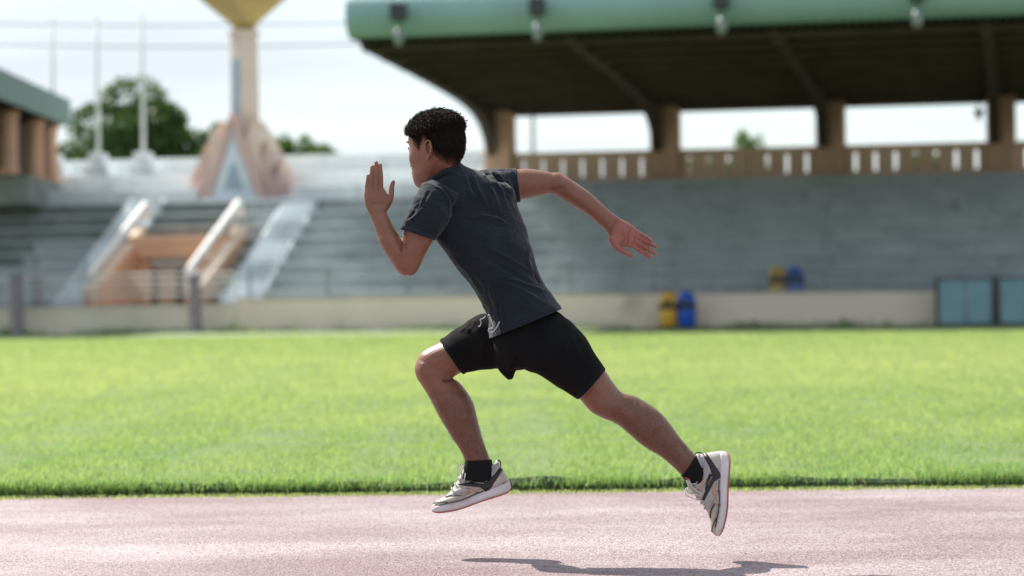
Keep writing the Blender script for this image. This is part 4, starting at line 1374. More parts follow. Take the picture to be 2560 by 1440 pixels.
def skin_material():
    m, nt, N, L, bs = node_mat('skin')
    tc = N.new('ShaderNodeTexCoord')
    n1 = N.new('ShaderNodeTexNoise'); n1.inputs['Scale'].default_value = 34; n1.inputs['Roughness'].default_value = 0.65; n1.inputs['Detail'].default_value = 6
    L.new(tc.outputs['Object'], n1.inputs['Vector'])
    base = N.new('ShaderNodeMixRGB'); base.inputs['Color1'].default_value = (0.160, 0.066, 0.039, 1); base.inputs['Color2'].default_value = (0.250, 0.112, 0.070, 1)
    L.new(n1.outputs['Fac'], base.inputs['Fac'])
    def over(prev, attr, col, fac):
        a = N.new('ShaderNodeAttribute'); a.attribute_name = attr
        mu = N.new('ShaderNodeMath'); mu.operation = 'MULTIPLY'; mu.inputs[1].default_value = fac
        L.new(a.outputs['Fac'], mu.inputs[0])
        mx = N.new('ShaderNodeMixRGB'); mx.inputs['Color2'].default_value = (*col, 1)
        L.new(prev, mx.inputs['Color1']); L.new(mu.outputs[0], mx.inputs['Fac'])
        return mx.outputs['Color'], mu.outputs[0], mx
    c, _, _ = over(base.outputs['Color'], 'palm', (0.31, 0.105, 0.080), 0.92)
    c, _, _ = over(c, 'crease', (0.10, 0.034, 0.025), 0.5)
    c, _, _ = over(c, 'lips', (0.24, 0.085, 0.075), 0.8)
    # fine short hairs on the shins
    mp = N.new('ShaderNodeMapping'); mp.inputs['Rotation'].default_value = (0, math.radians(25), 0); mp.inputs['Scale'].default_value = (800, 800, 170)
    L.new(tc.outputs['Object'], mp.inputs['Vector'])
    n2 = N.new('ShaderNodeTexNoise'); n2.inputs['Scale'].default_value = 1; n2.inputs['Detail'].default_value = 3
    L.new(mp.outputs['Vector'], n2.inputs['Vector'])
    r2 = N.new('ShaderNodeMapRange'); r2.inputs['From Min'].default_value = 0.36; r2.inputs['From Max'].default_value = 0.68
    L.new(n2.outputs['Fac'], r2.inputs['Value'])
    a = N.new('ShaderNodeAttribute'); a.attribute_name = 'shin'
    mu = N.new('ShaderNodeMath'); mu.operation = 'MULTIPLY'; L.new(a.outputs['Fac'], mu.inputs[0]); L.new(r2.outputs['Result'], mu.inputs[1])
    mu2 = N.new('ShaderNodeMath'); mu2.operation = 'MULTIPLY'; mu2.inputs[1].default_value = 0.75; L.new(mu.outputs[0], mu2.inputs[0])
    mx = N.new('ShaderNodeMixRGB'); mx.inputs['Color2'].default_value = (0.055, 0.03, 0.022, 1)
    L.new(c, mx.inputs['Color1']); L.new(mu2.outputs[0], mx.inputs['Fac'])
    c, _, _ = over(mx.outputs['Color'], 'scalp', (0.008, 0.007, 0.0065), 0.98)
    L.new(c, bs.inputs['Base Color'])
    bs.inputs['Roughness'].default_value = 0.40
    bs.inputs['Specular IOR Level'].default_value = 0.42
    sc_ = N.new('ShaderNodeAttribute'); sc_.attribute_name = 'scalp'
    for sock, a_, b_ in (('Specular IOR Level', 0.42, 0.03), ('Roughness', 0.40, 0.95), ('Subsurface Weight', 0.12, 0.0)):
        mrg = N.new('ShaderNodeMapRange'); mrg.inputs['To Min'].default_value = a_; mrg.inputs['To Max'].default_value = b_
        mrg.inputs['From Max'].default_value = 0.5
        L.new(sc_.outputs['Fac'], mrg.inputs['Value']); L.new(mrg.outputs['Result'], bs.inputs[sock])
    bs.inputs['Subsurface Weight'].default_value = 0.12
    bs.inputs['Subsurface Radius'].default_value = (1.0, 0.35, 0.2)
    bs.inputs['Subsurface Scale'].default_value = 0.006
    b = N.new('ShaderNodeTexNoise'); b.inputs['Scale'].default_value = 420; b.inputs['Detail'].default_value = 3
    L.new(tc.outputs['Object'], b.inputs['Vector'])
    bp = N.new('ShaderNodeBump'); bp.inputs['Strength'].default_value = 0.25; bp.inputs['Distance'].default_value = 0.002
    L.new(b.outputs['Fac'], bp.inputs['Height']); L.new(bp.outputs['Normal'], bs.inputs['Normal'])
    return m


M['skin'] = skin_material()
M['hair'] = mk('black_brown_hair', (0.012, 0.009, 0.007), (0.034, 0.023, 0.016), 90, 0.7, spec=0.12)
M['hair_cap'] = mk('close_cropped_hair', (0.009, 0.008, 0.0075), (0.013, 0.011, 0.010), 300, 0.9, 0.6, 700, spec=0.12)
body = adopt('body', body_me, M['skin'])

# eyes and brows
for s in (1, -1):
    q = MB(); q.ellipsoid((0, 0, 0), (1.05, 1.15, 1.15), 14, 10)
    e = MB(); e.add([tuple(HD(7.55 + a, s * 3.25 + b, 0.95 + c)) for a, b, c in q.v], q.f)
    me = e.mesh('eye')
    me.materials.append(mk('eye_white', (0.55, 0.50, 0.46), (0.5, 0.44, 0.4), 5, 0.25) if s == 1 else bpy.data.materials['eye_white'])
    me.materials.append(mk('dark_iris', (0.02, 0.012, 0.008), (0.015, 0.01, 0.007), 5, 0.2) if s == 1 else bpy.data.materials['dark_iris'])
    me.transform(PINV)
    o = link_mesh('eye', me, None, body, True)
    for p in me.polygons:
        c = p.center - (PINV @ HD(7.55, s * 3.25, 0.95))
        p.material_index = 1 if c.dot(hf) > 0.8 * HS * 1.02 and True else 0
    lid = MB()
    lid.tube([HD(8.45, s * 1.9, 1.2), HD(8.75, s * 2.6, 1.75), HD(8.65, s * 3.5, 1.85), HD(8.1, s * 4.4, 1.5), HD(7.7, s * 4.9, 1.1)], [0.08 * HS, 0.17 * HS, 0.19 * HS, 0.16 * HS, 0.08 * HS], 8)
    lm = lid.mesh('lash'); adopt('lash', lm, M['hair'], body)
    br = MB()
    for k in range(70):
        t = RNG.uniform(0, 1)
        l0 = 1.6 + 3.9 * t
        f0 = 8.85 - 0.03 * l0 - 0.075 * l0 ** 1.7
        u0 = 3.15 + 0.5 * math.sin(t * 2.4) - 0.3 * t + RNG.normal(0, 0.16) * (1 - 0.5 * t)
        br.tube([HD(f0, s * l0, u0), HD(f0 + 0.22, s * (l0 + 0.35), u0 + 0.18), HD(f0 + 0.12, s * (l0 + 0.85), u0 + 0.12)], [0.07 * HS, 0.06 * HS, 0.015 * HS], 4)
    adopt('eyebrow', br.mesh('eyebrow'), M['hair'], body)


# ---- hair: a close cap and several thousand short curls, long on top, faded at the sides
def build_hair():
    pc = np.empty(len(body.data.polygons) * 3, np.float32); body.data.polygons.foreach_get('center', pc); pc = pc.reshape(-1, 3).astype(float)
    pn = np.empty(len(body.data.polygons) * 3, np.float32); body.data.polygons.foreach_get('normal', pn); pn = pn.reshape(-1, 3).astype(float)
    o = np.array(PINV @ HEAD_O)
    R = np.stack([np.array(hf), np.array(hl_), np.array(hu)], 1)
    q = (pc - o) @ R / HS
    f, l, u = q[:, 0], q[:, 1], q[:, 2]
    hlv = hairline(f, l)
    ok = (np.abs(f) < 12) & (np.abs(l) < 8.2) & (u < 13) & (u > hlv) & ~((np.abs(l) > 7.35) & (np.abs(f - EAR[0]) < 2.6) & (np.abs(u - EAR[2]) < 3.5))
    idx = np.nonzero(ok)[0]
    top = np.clip((u - 4.2 - 0.22 * np.clip(-f, 0, 9)) / 3.0, 0, 1)
    lenv = 0.22 + 0.5 * np.clip((u - hlv) / 4, 0, 1) + 1.75 * top
    prob = np.where(top > 0.1, 1.0, 0.9)
    pick = RNG.choice(idx, 11000, replace=True, p=prob[idx] / prob[idx].sum())
    mb = MB()
    for i in pick:
        n = Vector(pn[i]); p = Vector(pc[i]) + Vector(RNG.normal(0, 0.0012, 3)) + n * (top[i] * 0.009)
        L_ = lenv[i] * RNG.uniform(0.7, 1.25) * HS
        fw = Vector(hf) * (0.15 + 0.3 * max(0, f[i]) / 9) + Vector(hu) * 0.25
        side = n.cross(Vector(RNG.normal(0, 1, 3))).normalized()
        dirv = (n + fw * top[i] * 0.8 + side * 0.25).normalized() if top[i] > 0.05 else (n * 0.45 - Vector(hu) * 0.6 + side * 0.4).normalized()
        pts = [p - n * 0.001]
        seg = 5 if top[i] > 0.05 else 2
        curl = RNG.uniform(0.4, 0.95) * top[i]
        d = dirv.copy()
        ax = side
        for k in range(seg):
            d = (Matrix.Rotation(curl * RNG.uniform(0.5, 1.1), 3, ax) @ d).normalized()
            pts.append(pts[-1] + d * L_ / seg)
        r = (0.00072 if top[i] > 0.05 else 0.00050)
        mb.tube(pts, [r * 1.1] + [r * 1.25] * (len(pts) - 2) + [r * 0.4], 3, False)
    # cap
    return mb


hair = build_hair()
# cap under the curls: the scalp pushed outwards
def build_cap():
    me = body.data
    C_ = coords(me); N_ = normals(me)
    o = np.array(PINV @ HEAD_O)
    R = np.stack([np.array(hf), np.array(hl_), np.array(hu)], 1)
    q = (C_ - o) @ R / HS
    f, l, u = q[:, 0], q[:, 1], q[:, 2]
    hlv = hairline(f, l) + 3.2
    top = np.clip((u - 4.2 - 0.22 * np.clip(-f, 0, 9)) / 3.0, 0, 1)
    thick = np.clip((u - hlv) / 2.5, 0, 1) * (0.04 + 1.38 * top) + top * 0.8 * np.array([noise.noise(Vector((a * 1.3, b * 1.3, c * 1.3))) for a, b, c in np.where(np.abs(q) < 20, q, 0)])
    ok = (np.abs(f) < 12) & (np.abs(l) < 8.2) & (u < 13) & (u > hlv) & (top > 0.02)
    ok &= ~((np.abs(l) > 7.35) & (np.abs(f - EAR[0]) < 2.6) & (np.abs(u - EAR[2]) < 3.5))
    fidx = [p.vertices[:] for p in me.polygons if all(ok[i] for i in p.vertices)]
    used = sorted({i for t in fidx for i in t})
    mp = {a: k for k, a in enumerate(used)}
    V = C_[used] + N_[used] * (np.clip(thick[used], 0, 3) * HS)[:, None]
    return V.tolist(), [tuple(mp[i] for i in t) for t in fidx]


cv, cf = build_cap()
cap = MB().add(cv, cf)
hm = cap.mesh('hair')
hair_o = link_mesh('hair', hm, M['hair_cap'], person, True)
cm = hair.mesh('curls')
curl_o = link_mesh('curls', cm, M['hair'], hair_o)
tag(curl_o, kind='stuff')


# short dark hairs on both shins
def build_leg_hair():
    pc = np.empty(len(body.data.polygons) * 3, np.float32); body.data.polygons.foreach_get('center', pc); pc = pc.reshape(-1, 3).astype(float)
    pn = np.empty(len(body.data.polygons) * 3, np.float32); body.data.polygons.foreach_get('normal', pn); pn = pn.reshape(-1, 3).astype(float)
    pix = to_px(pc + np.array([0.1, D, 0]))
    ok = ((pix[:, 1] > 975) & (pix[:, 1] < 1150) & (pix[:, 0] < 1300)) | ((pix[:, 1] > 985) & (pix[:, 0] > 1530) & ((pix[:, 0] - 1722) * .75 + (pix[:, 1] - 1163) * .65 < 0))
    idx = np.nonzero(ok)[0]
    q = MB()
    for i in RNG.choice(idx, 2600):
        p, n = Vector(pc[i]), Vector(pn[i])
        t = Vector((0.45, 0.0, -0.9)) + Vector(RNG.normal(0, 0.4, 3))
        t = (t - n * t.dot(n)).normalized()
        L_ = float(RNG.uniform(0.006, 0.013))
        q.tube([p, p + (n * 0.35 + t * 0.8) * L_ * .5, p + (n * 0.45 + t * 1.6) * L_ * .6], [0.00017, 0.00014, 0.00006], 3, False)
    return tag(q.build('leg_hair', M['hair'], body), kind='stuff')


build_leg_hair()

# ---- clothing
def fabric(name, c1, c2, heather=0.0, rough=0.9, sheen=0.3, wrinkle=0.0):
    m, nt, N, L, bs = node_mat(name)
    tc = N.new('ShaderNodeTexCoord')
    n1 = N.new('ShaderNodeTexNoise'); n1.inputs['Scale'].default_value = 520; n1.inputs['Detail'].default_value = 2
    mp = N.new('ShaderNodeMapping'); mp.inputs['Rotation'].default_value = (0, math.radians(30), 0); mp.inputs['Scale'].default_value = (1, 1, 0.35)
    L.new(tc.outputs['Object'], mp.inputs['Vector']); L.new(mp.outputs['Vector'], n1.inputs['Vector'])
    n2 = N.new('ShaderNodeTexNoise'); n2.inputs['Scale'].default_value = 9; n2.inputs['Detail'].default_value = 5
    L.new(tc.outputs['Object'], n2.inputs['Vector'])
    ad = N.new('ShaderNodeMath'); ad.operation = 'MULTIPLY_ADD'; ad.inputs[1].default_value = heather
    L.new(n1.outputs['Fac'], ad.inputs[0]); L.new(n2.outputs['Fac'], ad.inputs[2])
    mr = N.new('ShaderNodeMapRange'); mr.inputs['From Min'].default_value = 0.35 + heather * .35; mr.inputs['From Max'].default_value = 0.65 + heather * .65
    L.new(ad.outputs[0], mr.inputs['Value'])
    mx = N.new('ShaderNodeMixRGB'); mx.inputs['Color1'].default_value = (*c1, 1); mx.inputs['Color2'].default_value = (*c2, 1)
    L.new(mr.outputs['Result'], mx.inputs['Fac']); L.new(mx.outputs['Color'], bs.inputs['Base Color'])
    bs.inputs['Roughness'].default_value = rough
    bs.inputs['Specular IOR Level'].default_value = 0.12
    bs.inputs['Sheen Weight'].default_value = sheen
    bs.inputs['Sheen Roughness'].default_value = 0.4
    bp = N.new('ShaderNodeBump'); bp.inputs['Strength'].default_value = 0.25; bp.inputs['Distance'].default_value = 0.0015
    L.new(n1.outputs['Fac'], bp.inputs['Height'])
    mp2 = N.new('ShaderNodeMapping'); mp2.inputs['Rotation'].default_value = (0, math.radians(-32), 0); mp2.inputs['Scale'].default_value = (0.22, 0.6, 1.0)
    n3 = N.new('ShaderNodeTexNoise'); n3.inputs['Scale'].default_value = 44; n3.inputs['Detail'].default_value = 3; n3.inputs['Distortion'].default_value = 0.6
    L.new(tc.outputs['Object'], mp2.inputs['Vector']); L.new(mp2.outputs['Vector'], n3.inputs['Vector'])
    bp3 = N.new('ShaderNodeBump'); bp3.inputs['Strength'].default_value = wrinkle; bp3.inputs['Distance'].default_value = 0.012
    L.new(n3.outputs['Fac'], bp3.inputs['Height']); L.new(bp3.outputs['Normal'], bp.inputs['Normal'])
    L.new(bp.outputs['Normal'], bs.inputs['Normal'])
    return m


M['shirt'] = fabric('charcoal_heather_jersey', (0.0082, 0.0115, 0.0150), (0.0185, 0.0255, 0.0325), 1.3, 0.85, 0.15, 0.55)
M['rib_knit'] = fabric('charcoal_rib_knit', (0.0125, 0.016, 0.021), (0.022, 0.029, 0.037), 0.8, 0.9, 0.12)
M['shorts'] = fabric('black_jersey', (0.0050, 0.0050, 0.0053), (0.0085, 0.0085, 0.009), 0.5, 0.95, 0.0)
M['sock'] = fabric('black_sock_knit', (0.010, 0.010, 0.0105), (0.015, 0.015, 0.016), 0.5, 0.95, 0.08)
M['cord'] = mk('pale_cord', (0.42, 0.44, 0.46), (0.32, 0.34, 0.36), 200, 0.7)


def thicken(o, t=0.0022):
    s = o.modifiers.new('thickness', 'SOLIDIFY'); s.thickness = t; s.offset = -1; s.use_rim = True


SHIRT_T = [(1078, 440, 1140, 392, 0.0, .064, .1), (1074, 462, 1158, 414, 0.0, .072, .15)] + TORSO[1:-1] + [(1221, 815, 1404, 768, 0.0, .158, 0), (1226, 850, 1414, 792, 0, .166, 0), (1230, 882, 1430, 818, 0, .168, 0)]
SLEEVE_L = [(1080, 448, 1150, 490, -.09, .055), (1057, 462, 1140, 505, -.125, .064), (1043, 487, 1126, 538, -.15, .069), (1030, 516, 1112, 566, -.162, .068), (1013, 546, 1098, 586, -.166, .066), (1001, 570, 1087.5, 598, -.168, .065), (990, 594, 1078, 624, -.168, .065)]
SLEEVE_R = [(1190, 432, 1205, 555, .05, .07), (1225, 424, 1250, 535, .10, .07), (1252, 424.5, 1275, 517, .14, .067), (1272, 424, 1288, 507, .158, .063), (1287, 422.5, 1298, 503, .165, .062), (1310, 420, 1322, 500, .17, .061)]
shirt_me = voxel([loft(SHIRT_T, 40), loft(SLEEVE_L, 30), loft(SLEEVE_R, 30)], 0.0034, 3, 't_shirt')
C = coords(shirt_me); px = to_px(C)
# broad cloth relief pulled from the left armpit down to the right hip
st = np.array([[0.30, 0, -0.16], [0, 0.5, 0], [0.62, 0, 1.15]])
crumple(shirt_me, 0.0060, 11.0, st, 3.0)
rs = np.clip(1.25 - np.hypot(px[:, 0] - 1255, px[:, 1] - 455) / 65, 0, 1)
st2 = np.array([[1.25, 0, 0.55], [0, 0.6, 0], [-0.12, 0, 0.28]])
crumple(shirt_me, 0.0100, 24.0, st2, 8.0, rs)
fs = np.clip(1.2 - np.hypot(px[:, 0] - 1045, px[:, 1] - 520) / 70, 0, 1)
st3 = np.array([[1.0, 0, 0.9], [0, 0.6, 0], [-0.2, 0, 0.25]])
crumple(shirt_me, 0.0055, 20.0, st3, 5.0, fs)
lw = np.clip((px[:, 1] - 700) / 80, 0, 1) * np.clip((1300 - px[:, 0]) / 60, 0, 1)
st4 = np.array([[1.15, 0, -0.30], [0, 0.6, 0], [0.1, 0, 0.22]])
crumple(shirt_me, 0.0050, 22.0, st4, 12.0, lw)
folds(shirt_me, [
    ([(1167, 546), (1210, 540), (1245, 548), (1268, 562)], 4, 3.0), ([(1165, 556), (1215, 553), (1260, 570)], 6, -2.0),
    ([(1205, 612), (1270, 645), (1333, 684)], 4, 2.4), ([(1200, 640), (1265, 672), (1330, 712)], 6, -2.0),
    ([(1235, 690), (1300, 705), (1380, 735)], 4, 2.6), ([(1250, 703), (1310, 728), (1352, 752)], 4, 2.2), ([(1230, 708), (1290, 740), (1330, 762)], 6, -1.8),
    ([(1222, 700), (1233, 760), (1243, 815)], 4, 3.0), ([(1236, 735), (1247, 790), (1256, 838)], 4, 2.6), ([(1250, 752), (1258, 800), (1263, 836)], 3, 2.2), ([(1229, 745), (1238, 795)], 4, -2.4),
    ([(1160, 432), (1172, 470), (1185, 505)], 5, 2.6), ([(1178, 432), (1195, 475), (1212, 510)], 5, 2.6), ([(1169, 440), (1184, 480)], 5, -2.0),
    ([(1205, 432), (1222, 462), (1236, 492)], 4, 3.6), ([(1222, 430), (1240, 458), (1262, 490)], 4, 3.6), ([(1238, 428), (1258, 456), (1280, 488)], 3.5, 3.0), ([(1213, 434), (1232, 468)], 4, -3.0), ([(1231, 432), (1250, 462)], 4, -3.0),
    ([(1262, 428), (1268, 450), (1286, 492)], 3, 2.4), ([(1275, 428), (1279, 448)], 3, 2.0),
    ([(1078, 460), (1104, 474), (1122, 500), (1124, 540), (1105, 585)], 3.2, 2.6), ([(1086, 458), (1112, 472), (1131, 500), (1132, 540)], 4, -2.6),
    ([(1056, 520), (1040, 540), (1022, 556)], 3, 3.2), ([(1050, 510), (1036, 530), (1018, 548)], 3, -2.4), ([(1062, 492), (1050, 515), (1036, 532)], 3, 2.6), ([(1075, 475), (1060, 500), (1048, 520)], 3.5, -2.2),
    ([(1170, 610), (1180, 660), (1215, 720)], 7, 2.0), ([(1130, 640), (1170, 680), (1205, 735)], 5, 2.0),
    ([(1325, 610), (1318, 650), (1335, 690)], 5, 2.2), ([(1332, 660), (1338, 690), (1352, 712)], 4, -2.6),
])
# the neck, sleeves and hem are open
down = Vector((0.4, 0, -0.9))
bm = bmesh.new(); bm.from_mesh(shirt_me)
A, B = W(1224, 846), W(1405, 772)
e = (B - A).normalized(); nrm = e.cross(Vector((0, 1, 0))); nrm = nrm if nrm.z < 0 else -nrm
bmesh.ops.bisect_plane(bm, geom=bm.verts[:] + bm.edges[:] + bm.faces[:], plane_co=A, plane_no=nrm, clear_outer=True)
bm.to_mesh(shirt_me); bm.free(); shirt_me.update()
cut(shirt_me, (1001, 570), (1087.5, 598), -.168, .066, Vector((-0.3, 0, -1)), 0.06, 1.2)
cut(shirt_me, (1287, 422.5), (1298, 503), .165, .063, Vector((1, 0, 0)), 0.06, 1.25)
cut(shirt_me, (1068, 462), (1150, 407), 0.0, .075, Vector((-0.5, 0, 1)), 0.045, 1.12)
shirt = adopt('t_shirt', shirt_me, M['shirt'])
thicken(shirt)


def ring_band(a_px, b_px, d, t, r, name, parent, m, lean=0.0, n=40):
    A, B = W(*a_px, d), W(*b_px, d)
    c = (A + B) / 2; h = (B - A) / 2
    pts = [c + h * math.cos(2 * math.pi * k / n) + Vector((0, t * math.sin(2 * math.pi * k / n + lean), 0)) for k in range(n + 1)]
    q = MB()
    ax = h.cross(Vector((0, 1, 0))).normalized()
    if ax.z < 0:
        ax = -ax
    v, f = [], []
    for k in range(n):
        p = pts[k]
        out = (p - c).normalized()
        for (o_, z_) in ((0.0, -r), (0.0026, -r * .6), (0.003, r * .6), (0.0, r), (-0.003, r * .5), (-0.003, -r * .6)):
            v.append(tuple(p + out * o_ + ax * z_))
    for k in range(n):
        j = (k + 1) % n
        for i in range(6):
            i2 = (i + 1) % 6
            f.append((k * 6 + i, j * 6 + i, j * 6 + i2, k * 6 + i2))
    q.add(v, f)
    return adopt(name, q.mesh(name), m, parent)


ring_band((1066, 462), (1151, 408), 0.0, .074, 0.0085, 'collar', shirt, M['rib_knit'], .12)
ring_band((1002, 568), (1088.5, 596), -.168, .0665, 0.007, 'hem', shirt, M['rib_knit'])
ring_band((1285.5, 422.3), (1296.5, 503.3), .165, .0635, 0.007, 'hem', shirt, M['rib_knit'])

# shorts
PELV = [(1226, 785, 1368, 745, 0, .110), (1230, 815, 1388, 776, 0, .130), (1230, 850, 1434, 812, 0, .150), (1240, 890, 1446, 850, 0, .158), (1262, 925, 1420, 890, 0, .14)]
SH_F = [(1290, 765, 1330, 922, .055, .105), (1238, 782, 1278, 925, .08, .108), (1193, 788, 1236, 921, .09, .104), (1160, 812, 1200, 926, .095, .097), (1130, 829, 1178, 930, .096, .092), (1103, 848.5, 1161, 933, .097, .088), (1078, 864, 1146, 944, .097, .086)]
SH_N = [(1396, 778, 1268, 865, -.035, .095), (1440, 816, 1300, 914, -.07, .112), (1467, 848, 1345, 936, -.085, .108), (1488, 885, 1395, 967, -.092, .100), (1510, 920, 1441, 995.5, -.095, .094), (1530, 950, 1462, 1024, -.097, .092)]
FLAP = [(1236, 880, 1310, 880, 0.0, .075), (1240, 912, 1304, 905, -.01, .06), (1252, 930, 1292, 922, -.02, .035), (1266, 943, 1285, 938, -.025, .018), (1272, 948, 1283, 946, -.025, .008)]
shorts_me = voxel([loft(PELV, 40), loft(SH_F, 30), loft(SH_N, 30), loft(FLAP, 20)], 0.0045, 4, 'shorts')
C = coords(shorts_me); px = to_px(C)
crumple(shorts_me, 0.0045, 13.0, np.array([[1, 0, 0.5], [0, .6, 0], [-.2, 0, .4]]), 4.0)
crumple(shorts_me, 0.0022, 24.0, np.array([[.9, 0, 0.9], [0, .6, 0], [-.2, 0, .25]]), 9.0, np.clip(1.2 - np.hypot(px[:, 0] - 1170, px[:, 1] - 812) / 55, 0, 1))
folds(shorts_me, [
    ([(1192, 800), (1180, 815), (1166, 832)], 4, 2.6), ([(1180, 803), (1166, 820), (1150, 830)], 4, 2.2), ([(1186, 806), (1172, 824)], 4, -1.6),
    ([(1262, 870), (1300, 880), (1360, 900)], 6, 3.0), ([(1290, 890), (1275, 915), (1277, 940)], 5, 3.0), ([(1420, 830), (1440, 870), (1455, 910)], 7, 3.0), ([(1400, 860), (1425, 920)], 6, -2.4), ([(1210, 850), (1205, 890)], 6, 2.5),
])
cut(shorts_me, (1103, 848.5), (1161, 933), .097, .090, Vector((-1, 0, -0.5)), 0.07, 1.2)
cut(shorts_me, (1510, 920), (1441, 995.5), -.095, .096, Vector((1, 0, -1)), 0.07, 1.2)
shorts = adopt('shorts', shorts_me, M['shorts'])
thicken(shorts)
M['shorts_hem'] = fabric('black_hem_tape', (0.0065, 0.0068, 0.0075), (0.010, 0.0105, 0.0115), 0.5, 0.95, 0.02)
ring_band((1104.5, 847.8), (1162, 932), .097, .0895, 0.008, 'hem', shorts, M['shorts_hem'])
ring_band((1509, 919), (1440.5, 994), -.095, .0955, 0.008, 'hem', shorts, M['shorts_hem'])

q = MB()
dc = -0.135
q.tube(smooth_stations([tuple(W(x, y, dd)) for x, y, dd in ((1222, 787, -.10), (1225, 791, -.135), (1229, 803, -.148), (1233, 816, -.152), (1229, 821, -.155), (1223, 822, -.156), (1221.5, 828, -.156), (1226, 831.5, -.157), (1233, 829, -.158), (1240, 821, -.158), (1245, 812, -.15), (1249, 804, -.142))], 4).tolist(), 0.0022, 7)
adopt('drawcord', q.mesh('drawcord'), M['cord'], shorts)
q = MB()
q.tube(smooth_stations([tuple(W(x, y, dd)) for x, y, dd in ((1214, 791, -.06), (1207, 797, -.075), (1201, 799, -.075), (1203, 806, -.078), (1200, 815, -.075), (1197, 816, -.07))], 4).tolist(), 0.0019, 6)
adopt('drawcord', q.mesh('drawcord'), M['cord'], shorts)

# socks
SOCK_F = [(1162.5, 1151, 1228, 1148.5, .095, .040), (1161, 1165, 1231, 1162, .095, .040), (1158, 1182, 1234, 1178, .095, .038), (1152, 1200, 1238, 1200, .095, .034)]
SOCK_N = [(1740, 1137.5, 1703, 1189, -.095, .040), (1752, 1150, 1714, 1201, -.095, .040), (1765, 1166, 1727, 1214, -.095, .038), (1780, 1184, 1744, 1230, -.095, .034)]
for stn in (SOCK_F, SOCK_N):
    v, f = loft(stn, 28, 4, 0.0012)
    me = MB().add(v, f).mesh('sock')
    adopt('sock', me, M['sock'])


# ---- running shoes: profile in shoe space (s from toe to heel 0..1 of the length, z up, y sideways), then set in the picture
M['shoe'] = mk('worn_shoe_mesh', (0.45, 0.435, 0.445), (0.49, 0.44, 0.40), 16, 0.75, 0.4, 500, (1, 0.7, 2.0), lo=0.44, hi=0.56, c3=(0.36, 0.19, 0.125), s3=21, st3=(1, 0.7, 2.2), lo3=0.57, hi3=0.63)
M['shoe_rust'] = mk('rusty_orange_shoe_panel', (0.38, 0.20, 0.13), (0.45, 0.33, 0.26), 40, 0.7, lo=0.4, hi=0.6)
M['shoe_grey'] = mk('silver_grey_shoe_fabric', (0.40, 0.385, 0.40), (0.31, 0.295, 0.31), 40, 0.6)
M['shoe_beige'] = mk('beige_shoe_fabric', (0.49, 0.44, 0.385), (0.41, 0.355, 0.30), 30, 0.7)
M['shoe_black'] = mk('black_shoe_strap', (0.009, 0.008, 0.009), (0.017, 0.009, 0.012), 40, 0.5)
M['midsole'] = mk('white_pinkish_midsole', (0.66, 0.61, 0.63), (0.55, 0.49, 0.51), 18, 0.65, c3=(0.50, 0.27, 0.23), s3=14, lo3=0.56, hi3=0.78)
M['outsole'] = mk('red_orange_outsole', (0.52, 0.13, 0.075), (0.40, 0.10, 0.06), 30, 0.7)
M['red'] = mk('red_lining', (0.42, 0.03, 0.035), (0.33, 0.025, 0.03), 30, 0.7)
M['lace'] = mk('grey_lace', (0.58, 0.56, 0.55), (0.42, 0.40, 0.40), 150, 0.8)

U_S = [0.00, 0.03, 0.08, 0.15, 0.25, 0.36, 0.45, 0.52, 0.60, 0.72, 0.80, 0.86, 0.91, 0.95, 0.98, 1.00]
BOT = [0.008, -0.015, -0.034, -0.045, -0.058, -0.060, -0.053, -0.045, -0.040, -0.036, -0.034, -0.032, -0.028, -0.018, -0.002, 0.025]       # underside
MID = [0.030, 0.054, 0.060, 0.052, 0.040, 0.034, 0.042, 0.058, 0.068, 0.079, 0.086, 0.092, 0.097, 0.106, 0.112, 0.105]      # top of the midsole
TOP = [0.050, 0.095, 0.120, 0.134, 0.162, 0.250, 0.345, 0.395, 0.390, 0.335, 0.335, 0.385, 0.400, 0.310, 0.180, 0.120]      # top of the upper
HWID = [0.045, 0.100, 0.142, 0.170, 0.186, 0.180, 0.164, 0.150, 0.140, 0.134, 0.133, 0.130, 0.118, 0.100, 0.075, 0.045]      # half width of the sole


